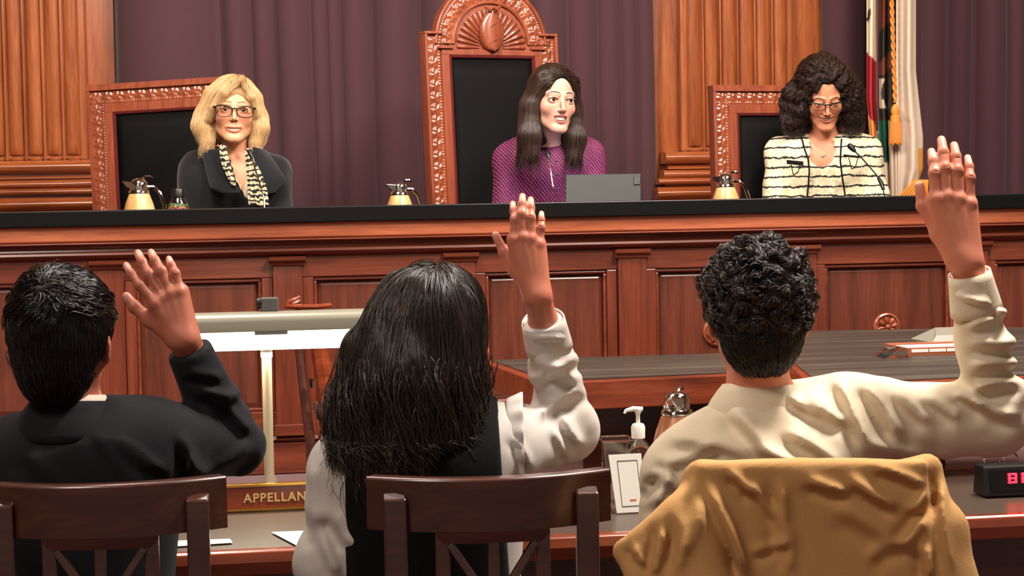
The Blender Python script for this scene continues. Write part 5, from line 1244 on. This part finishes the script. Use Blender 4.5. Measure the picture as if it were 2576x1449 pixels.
obj('bottle_cap',MB().lathe([(.0185,.176),(.0215,.178),(.0215,.203),(.019,.206),(1e-4,.206)],q,24),M['blackp'],t,smooth=True)
# tablet
t=root('tablet','grey tablet propped up in front of the woman in the magenta blouse','tablet',(P(1518,500,6.10).x,P(1518,500,6.10).y,ZS))
cs=[P(1421,548,6.10),P(1612,545,6.16),P(1613,436,6.22),P(1424,439,6.16)]
M['tabm']=plain('space_grey_case',(52,54,50),.5,0,spec=.3); n_=(cs[1]-cs[0]).cross(cs[3]-cs[0]).normalized()
for i in (0,1): cs[i].z=ZS+.001
obj('tablet_body',MB().prism([tuple(c) for c in cs],n_*-.009),M['tabm'],t,bevel=.003)
sc_=[lat(c,sum(cs,Vector())/4,.06)-n_*.0092 for c in cs]; M['screen']=emis('tablet_screen',(200,215,255),3.2)
o=obj('screen',MB().add([tuple(c) for c in sc_],[(3,2,1,0)]),M['screen'],t)
cb=[lat(lat(cs[3],cs[2],u),lat(cs[0],cs[1],u),v) for u,v in ((.90,.17),(.985,.17),(.985,.05),(.90,.05))]
obj('camera_bump',MB().prism([tuple(c+n_*.0005) for c in cb],n_*.003),M['blackp'],t,bevel=.001)
# microphones
def mic(label,head,pts,base,r=.0045,mat='blackp',stem='chrome'):
    b=Vector(base); t=root('microphone',label,'microphone',(b.x,b.y,ZS))
    obj('mic_base',MB().lathe([(.030,.001),(.030,.012),(.012,.020),(.008,.04),(1e-4,.04)],(b.x,b.y,ZS),20),M[mat],t,smooth=True)
    P_=[Vector(q) for q in pts]; obj('gooseneck',MB().tube([Vector((b.x,b.y,ZS+.035))]+P_,.0026,8),M[stem],t,smooth=True)
    a=P_[-1]; u=(Vector(head)-a).normalized(); obj('mic_head',MB().tube([a-u*.004,a+u*.008,a+u*.026,a+u*.034],[r*.8,r*1.6,r*2.0,r*1.0],12),M[mat],t,smooth=True)
    return t
mic('thin gooseneck microphone before the blonde woman\'s scarf',P(622,362,6.42),[P(664,500,6.30),P(656,470,6.32),P(645,435,6.36),P(634,398,6.40)],P(668,560,6.28))
mic('thin gooseneck microphone in front of the magenta blouse',P(1374,372,6.20),[P(1398,492,6.10),P(1390,460,6.12),P(1386,430,6.14),P(1381,398,6.17)],P(1400,560,6.10))
mm=mic('black-headed gooseneck microphone slanting before the striped jacket',P(2122,350,6.62),[P(2226,500,6.46),P(2222,478,6.46),P(2205,440,6.50),P(2170,400,6.56),P(2150,380,6.60)],P(2228,560,6.46),.0055,stem='blackp')
obj('neck_sleeve',MB().tube([P(2210,448,6.488),P(2217,460,6.475),P(2222,476,6.46)],[.006,.008,.006],10),M['blackp'],mm,smooth=True)
# sheet of paper before the blonde woman
q=onbench(612,6.45); pp=obj('paper_sheet',MB().box((-.10,-.07,0),(.10,.07,.004)),M['paper']); pp.location=(q[0],q[1],ZS); pp.rotation_euler.z=-.1; tag(pp,'white papers lying on the bench before the blonde woman','paper')
# ============================================================ on the counsel table
TZ=.7528
a=onZ(500,1291,TZ); b=onZ(905,1275,TZ); y0=a.y; t=root('name_sign','wooden desk sign with brass rails reading APPELLANT beside the pale sleeve','sign',((a.x+b.x)/2,y0,TZ))
x0,x1=a.x,b.x; hh=.056
obj('board',MB().box((x0,y0,TZ+.003),(x1,y0+.012,TZ+hh-.003)),M['tablew'],t)
for z in (TZ,TZ+hh-.005): obj('brass_rail',MB().box((x0-.002,y0-.005,z),(x1+.002,y0+.016,z+.006)),M['brass'],t,bevel=.0015)
fc=bpy.data.curves.new('lettering','FONT'); fc.body='APPELLANT'; fc.size=.0262; fc.extrude=.0012; fc.offset=.0005; fc.space_character=1.12; fc.materials.append(plain('brass_letters',(244,208,140),.3,.5))
fo=bpy.data.objects.new('lettering',fc); COL.objects.link(fo); bpy.context.view_layer.update(); me_=bpy.data.meshes.new_from_object(fo); bpy.data.objects.remove(fo); fo=bpy.data.objects.new('lettering',me_); COL.objects.link(fo); fo.parent=t; l=onY(613,1272,y0); fo.location=(l.x-t.location.x,-.0012,.0185); fo.rotation_euler=(R(90),0,0)
# lamp
lb=P(679,1230,3.99); LX,LY=lb.x,lb.y+.012
t=root('desk_lamp','grey desk lamp with long glowing tube on a slim post behind the wooden sign','lamp',(LX,LY,TZ))
obj('lamp_base',MB().lathe([(.058,.0),(.058,.008),(.050,.012),(.020,.016),(.020,.024)],(LX,LY,TZ),32),M['post'],t,smooth=True)
obj('post',MB().lathe([(.017,.024),(.016,.05),(.0105,.062),(.0108,.32)],(LX,LY,TZ),20),M['post'],t,smooth=True)
obj('post_socket',MB().lathe([(.0125,.315),(.0125,.338),(.009,.345),(.009,.40)],(LX,LY,TZ),20),M['grey'],t,smooth=True)
zt=P(679,806,3.99).z; u=Vector((1,0,0)); xl,xr=P(468,800,4.0).x,P(934,795,4.0).x
pr=[(LY+.035*math.cos(a)-.005,zt+.021*math.sin(a)) for a in [math.pi*k/10 for k in range(11)]]; pr=[(y,z) for y,z in pr]+[(LY-.040,zt-.021),(LY+.030,zt-.021)]
obj('shade',MB().extrude_x(pr,xl,xr),M['lampm'],t,smooth=True,bevel=.002)
obj('diffuser',MB().extrude_x([(LY-.036,zt-.0212),(LY-.030,zt-.060),(LY+.010,zt-.064),(LY+.026,zt-.0212)],xl+.012,xr-.012),M['glow'],t)
ll=bpy.data.lights.new('lamp_light','AREA'); ll.shape='RECTANGLE'; ll.size=.34; ll.size_y=.05; ll.energy=3.2; ll.color=(1,.88,.70); lo_=bpy.data.objects.new('lamp_light',ll); COL.objects.link(lo_); lo_.parent=t; lo_.location=(0,-.01,zt-TZ-.068)
obj('diffuser_clip',MB().extrude_x([(LY-.040,zt-.021),(LY-.041,zt-.028),(LY-.036,zt-.028),(LY-.036,zt-.021)],LX-.025,LX+.045),M['grey'],t)
obj('pivot_block',MB().box((LX-.010,LY-.012,zt+.020),(LX+.028,LY+.015,zt+.050)),M['grey'],t,bevel=.003)
obj('pivot_knob',MB().tube([(LX-.018,LY,zt+.038),(LX-.008,LY,zt+.038)],.012,14),M['blackp'],t,smooth=True)
# papers
def sheet_on(name,label,corn,z,th=.0012,mat='paper',cat='paper'):
    pts=[onZ(a,b,z) for a,b in corn]; c=sum(pts,Vector())/len(pts); o=obj(name,MB().prism([(p.x-c.x,p.y-c.y,0) for p in pts],(0,0,th)),M[mat]); o.location=(c.x,c.y,z); tag(o,label,cat); return o
sheet_on('paper_sheet','white sheet of paper lying before the wooden sign under the lamp',[(772,1387),(905,1372),(860,1333),(683,1340)],TZ)
sheet_on('paper_sheet','white papers lying on the table behind the left chair',[(430,1376),(585,1366),(578,1357),(440,1362)],TZ)
# pump bottle
p=onZ(1608,1262,TZ); t=root('pump_bottle','clear hand sanitiser bottle with a white pump on the counsel table','bottle',(p.x,p.y,TZ)); q=Vector((p.x,p.y,TZ))
obj('bottle_body',MB().lathe([(.022,0),(.026,.003),(.026,.105),(.022,.122),(.013,.132),(.012,.138)],q,28,sx=1.05,sy=.8),M['clear'],t,smooth=True)
obj('pump_collar',MB().lathe([(.0145,.136),(.0148,.160),(.012,.166),(.006,.168)],q,24),M['white'],t,smooth=True)
obj('pump_stem',MB().lathe([(.0045,.166),(.0045,.186),(.0075,.192),(.0075,.198),(1e-4,.200)],q,16),M['white'],t,smooth=True)
obj('nozzle',MB().tube([q+Vector((.010,0,.197)),q+Vector((-.010,0,.1985)),q+Vector((-.026,0,.195)),q+Vector((-.029,0,.189))],[.005,.0055,.0038,.003],10),M['white'],t,smooth=True)
# acrylic sign holder
a=onZ(1552,1291,TZ); b=onZ(1625,1287,TZ); t=root('sign_holder','upright acrylic holder with a white framed card beside the pump bottle','holder',((a.x+b.x)/2,a.y,TZ))
lean=Vector((-.008,.018,.118)); w_=b-a; 
obj('card',MB().prism([a,b,b+lean+Vector((.004,0,0)),a+lean-Vector((.004,0,0))],(0,.0015,0)),M['white'],t)
for f0,f1_,g0,g1_ in ((.20,.9,.10,.115),(.20,.9,.88,.895),(.20,.22,.1,.89),(.88,.9,.1,.89)):
    obj('printed_border',MB().prism([a+w_*u+lean*v-Vector((0,.0006,0)) for u,v in ((f0,g0),(f1_,g0),(f1_,g1_),(f0,g1_))],(0,.0004,0)),M['grey'],t)
obj('printed_mark',MB().prism([a+w_*u+lean*v-Vector((0,.0008,0)) for u,v in ((.5,.20),(.72,.20),(.72,.225),(.5,.225))],(0,.0003,0)),plain('orange_ink',(210,120,60),.5),t)
obj('acrylic_back',MB().prism([a+Vector((-.006,.03,0)),b+Vector((.006,.03,0)),b+lean*1.2+Vector((.006,.03,0)),a+lean*1.2+Vector((-.006,.03,0))],(0,.003,0)),M['clear'],t)
obj('acrylic_foot',MB().prism([a+Vector((-.006,.002,0)),b+Vector((.006,.002,0)),b+Vector((.006,.033,0)),a+Vector((-.006,.033,0))],(0,0,.002)),M['clear'],t)
p=onZ(1545,1262,TZ); t=root('clear_box','small clear plastic box standing behind the white card holder','box',(p.x,p.y,TZ)); x,y=p.x,p.y
obj('box_shell',MB().box((x-.024,y-.012,TZ),(x+.034,y+.014,TZ+.128)),M['clear'],t,bevel=.003); obj('box_lid',MB().box((x-.026,y-.014,TZ+.1285),(x+.036,y+.016,TZ+.140)),M['clear'],t,bevel=.002)
# red digital clock
a=onZ(2480,1252,TZ); x,y=a.x,a.y; t=root('digital_clock','black box clock with glowing red digits on the table at the right edge','clock',(x+.06,y,TZ))
obj('clock_case',MB().prism([(x,y,TZ),(x,y+.07,TZ),(x,y+.06,TZ+.064),(x,y+.012,TZ+.064)],(.155,0,0)),M['blackp'],t,bevel=.004)
obj('display_window',MB().prism([(x+.012,y+.0012-.001,TZ+.012),(x+.143,y+.0012-.001,TZ+.012),(x+.143,y+.0095-.001,TZ+.054),(x+.012,y+.0095-.001,TZ+.054)],(0,.001,0)),plain('smoked_window',(10,3,4),.1),t)
M['red']=emis('red_led',(255,40,60),3)
for k in range(3):
    xx=x+.052+.030*k
    for (ox,oz,w1,h1) in ((0,.0,.018,.0035),(0,.0085,.018,.0035),(0,.017,.018,.0035),(0,.0,.0035,.0205),(.0145,.0,.0035,.0205)):
        yy=y-.001+(.022+oz)*.19; obj('led_segment',MB().box((xx+ox,yy-.0035,TZ+.028+oz),(xx+ox+w1,yy+.0006,TZ+.028+oz+h1)),M['red'],t)
# spectacles lying at the far edge of the table
p=onZ(2520,1180,TZ); t=root('spectacles','folded pair of thin clear spectacles on the table beyond the red clock','spectacles',(p.x,p.y,TZ)); q=Vector((p.x,p.y,TZ+.021))
for s_ in (-1,1): obj('rim',MB().tube([q+Vector((s_*.024+.019*math.cos(a),0,.0175*math.sin(a))) for a in [k*math.pi/10 for k in range(21)]],.0016,6),M['chrome'],t,smooth=True); obj('lens',MB().lathe([(1e-4,-.0005),(.018,-.0005),(.018,.0005),(1e-4,.0005)],q+Vector((s_*.024,0,0)),20,axis=(0,1,0)),M['lens'],t,smooth=True)
obj('temple',MB().tube([q+Vector((-.042,0,.006)),q+Vector((-.02,.05,.03)),q+Vector((0,.03,.045))],.0015,6),M['chrome'],t,smooth=True); obj('temple',MB().tube([q+Vector((.042,0,.006)),q+Vector((.01,.04,.035)),q+Vector((-.01,.035,.045))],.0015,6),M['chrome'],t,smooth=True)
# ============================================================ on the clerk desk
ZB=ZD+.0315
a=onZ(2282,895,ZB); b=onZ(2475,888,ZB); t=root('document_tray','shallow copper-coloured tray of papers on the worn desk at the right','tray',((a.x+b.x)/2,a.y,ZB)); x0,x1,y0=a.x,b.x,a.y; M['copper']=plain('copper_tray_wood',(170,92,58),.35)
obj('tray_base',MB().box((x0,y0,ZB),(x1,y0+.16,ZB+.004)),M['copper'],t)
for bx in (((x0,y0,ZB+.004),(x1,y0+.006,ZB+.020)),((x0,y0+.154,ZB+.004),(x1,y0+.16,ZB+.020)),((x0,y0+.006,ZB+.004),(x0+.006,y0+.154,ZB+.020)),((x1-.006,y0+.006,ZB+.004),(x1,y0+.154,ZB+.020))): obj('tray_side',MB().box(*bx),M['copper'],t,bevel=.001)
for k in range(4):
    xx=x0+.012+(x1-x0-.02)*k/4; obj('paper_label',MB().box((xx,y0-.0008,ZB+.008),(xx+(x1-x0)/4-.008,y0,ZB+.016)),M['paper'],t)
obj('papers',MB().box((x0+.01,y0+.01,ZB+.0045),(x1-.01,y0+.15,ZB+.015)),M['paper'],t)
a=onZ(2225,902,ZB); b=onZ(2275,898,ZB); o=obj('plastic_wedge',MB().add([(0,0,0),(b.x-a.x,0,0),(b.x-a.x,.12,0),(0,.10,0),(b.x-a.x,.0,.022),(b.x-a.x,.12,.022)],[(0,1,4),(3,5,2),(0,4,5,3),(1,2,5,4),(0,3,2,1)]),M['clear']); o.location=(a.x,a.y,ZB); tag(o,'clear plastic wedge lying left of the copper-coloured tray','stand')
a=onZ(2345,862,ZB); o=obj('document_folder',MB().add([(0,0,0),(.17,0,0),(.17,.16,0),(0,.16,0),(.02,.02,.018),(.15,.02,.018),(.12,.10,.034),(.05,.10,.034)],[(3,2,1,0),(0,1,5,4),(4,5,6,7),(5,1,2,6),(6,2,3,7),(7,3,0,4)]),plain('pale_grey_cover',(128,124,112),.4)); o.location=(a.x,a.y,ZB); tag(o,'grey peaked cover standing behind the copper-coloured tray','cover')
# ============================================================ wooden stand behind the lamp
b=P(800,1130,5.05); t=root('wooden_stand','slim reddish wooden stand with curved top seen behind the glowing lamp','stand',(b.x,b.y,0))
def tb(n,pts,r,m='tablew',**k): return obj(n,MB().tube([P(*q) for q in pts],r,8),M[m],t,smooth=True,**k)
tb('top_ledge',[(720,771,5.05),(760,773,5.02),(800,772,5.02),(832,768,5.05)],[.006,.008,.008,.006]); tb('scroll',[(722,768,5.05),(730,758,5.05),(744,752,5.05),(756,746,5.05)],[.006,.007,.006,.004]); tb('scroll',[(735,766,5.04),(748,760,5.04),(757,754,5.04)],[.005,.006,.003])
tb('upright',[(748,775,5.04),(752,880,5.04),(764,980,5.02),(782,1120,5.0),(790,1400,5.0),(792,1660,5.0)],[.007,.011,.013,.014,.014,.014],'darkw')
tb('upright',[(800,775,5.06),(806,880,5.06),(818,960,5.05),(838,1120,5.04),(850,1400,5.0),(852,1660,5.0)],[.010,.026,.028,.024,.02,.02])
tb('metal_fitting',[(784,952,4.98),(786,975,4.98)],[.011,.009],'chrome'); tb('metal_fitting',[(792,1012,4.98),(806,1050,4.98),(812,1066,4.98)],[.007,.010,.004],'chrome')
obj('stand_foot',MB().lathe([(.17,.002),(.17,.03),(.05,.05),(1e-4,.05)],(P(820,1660,5.02).x,P(820,1660,5.02).y,0),24),M['darkw'],t,smooth=True)
for n_ in ('x',): pass
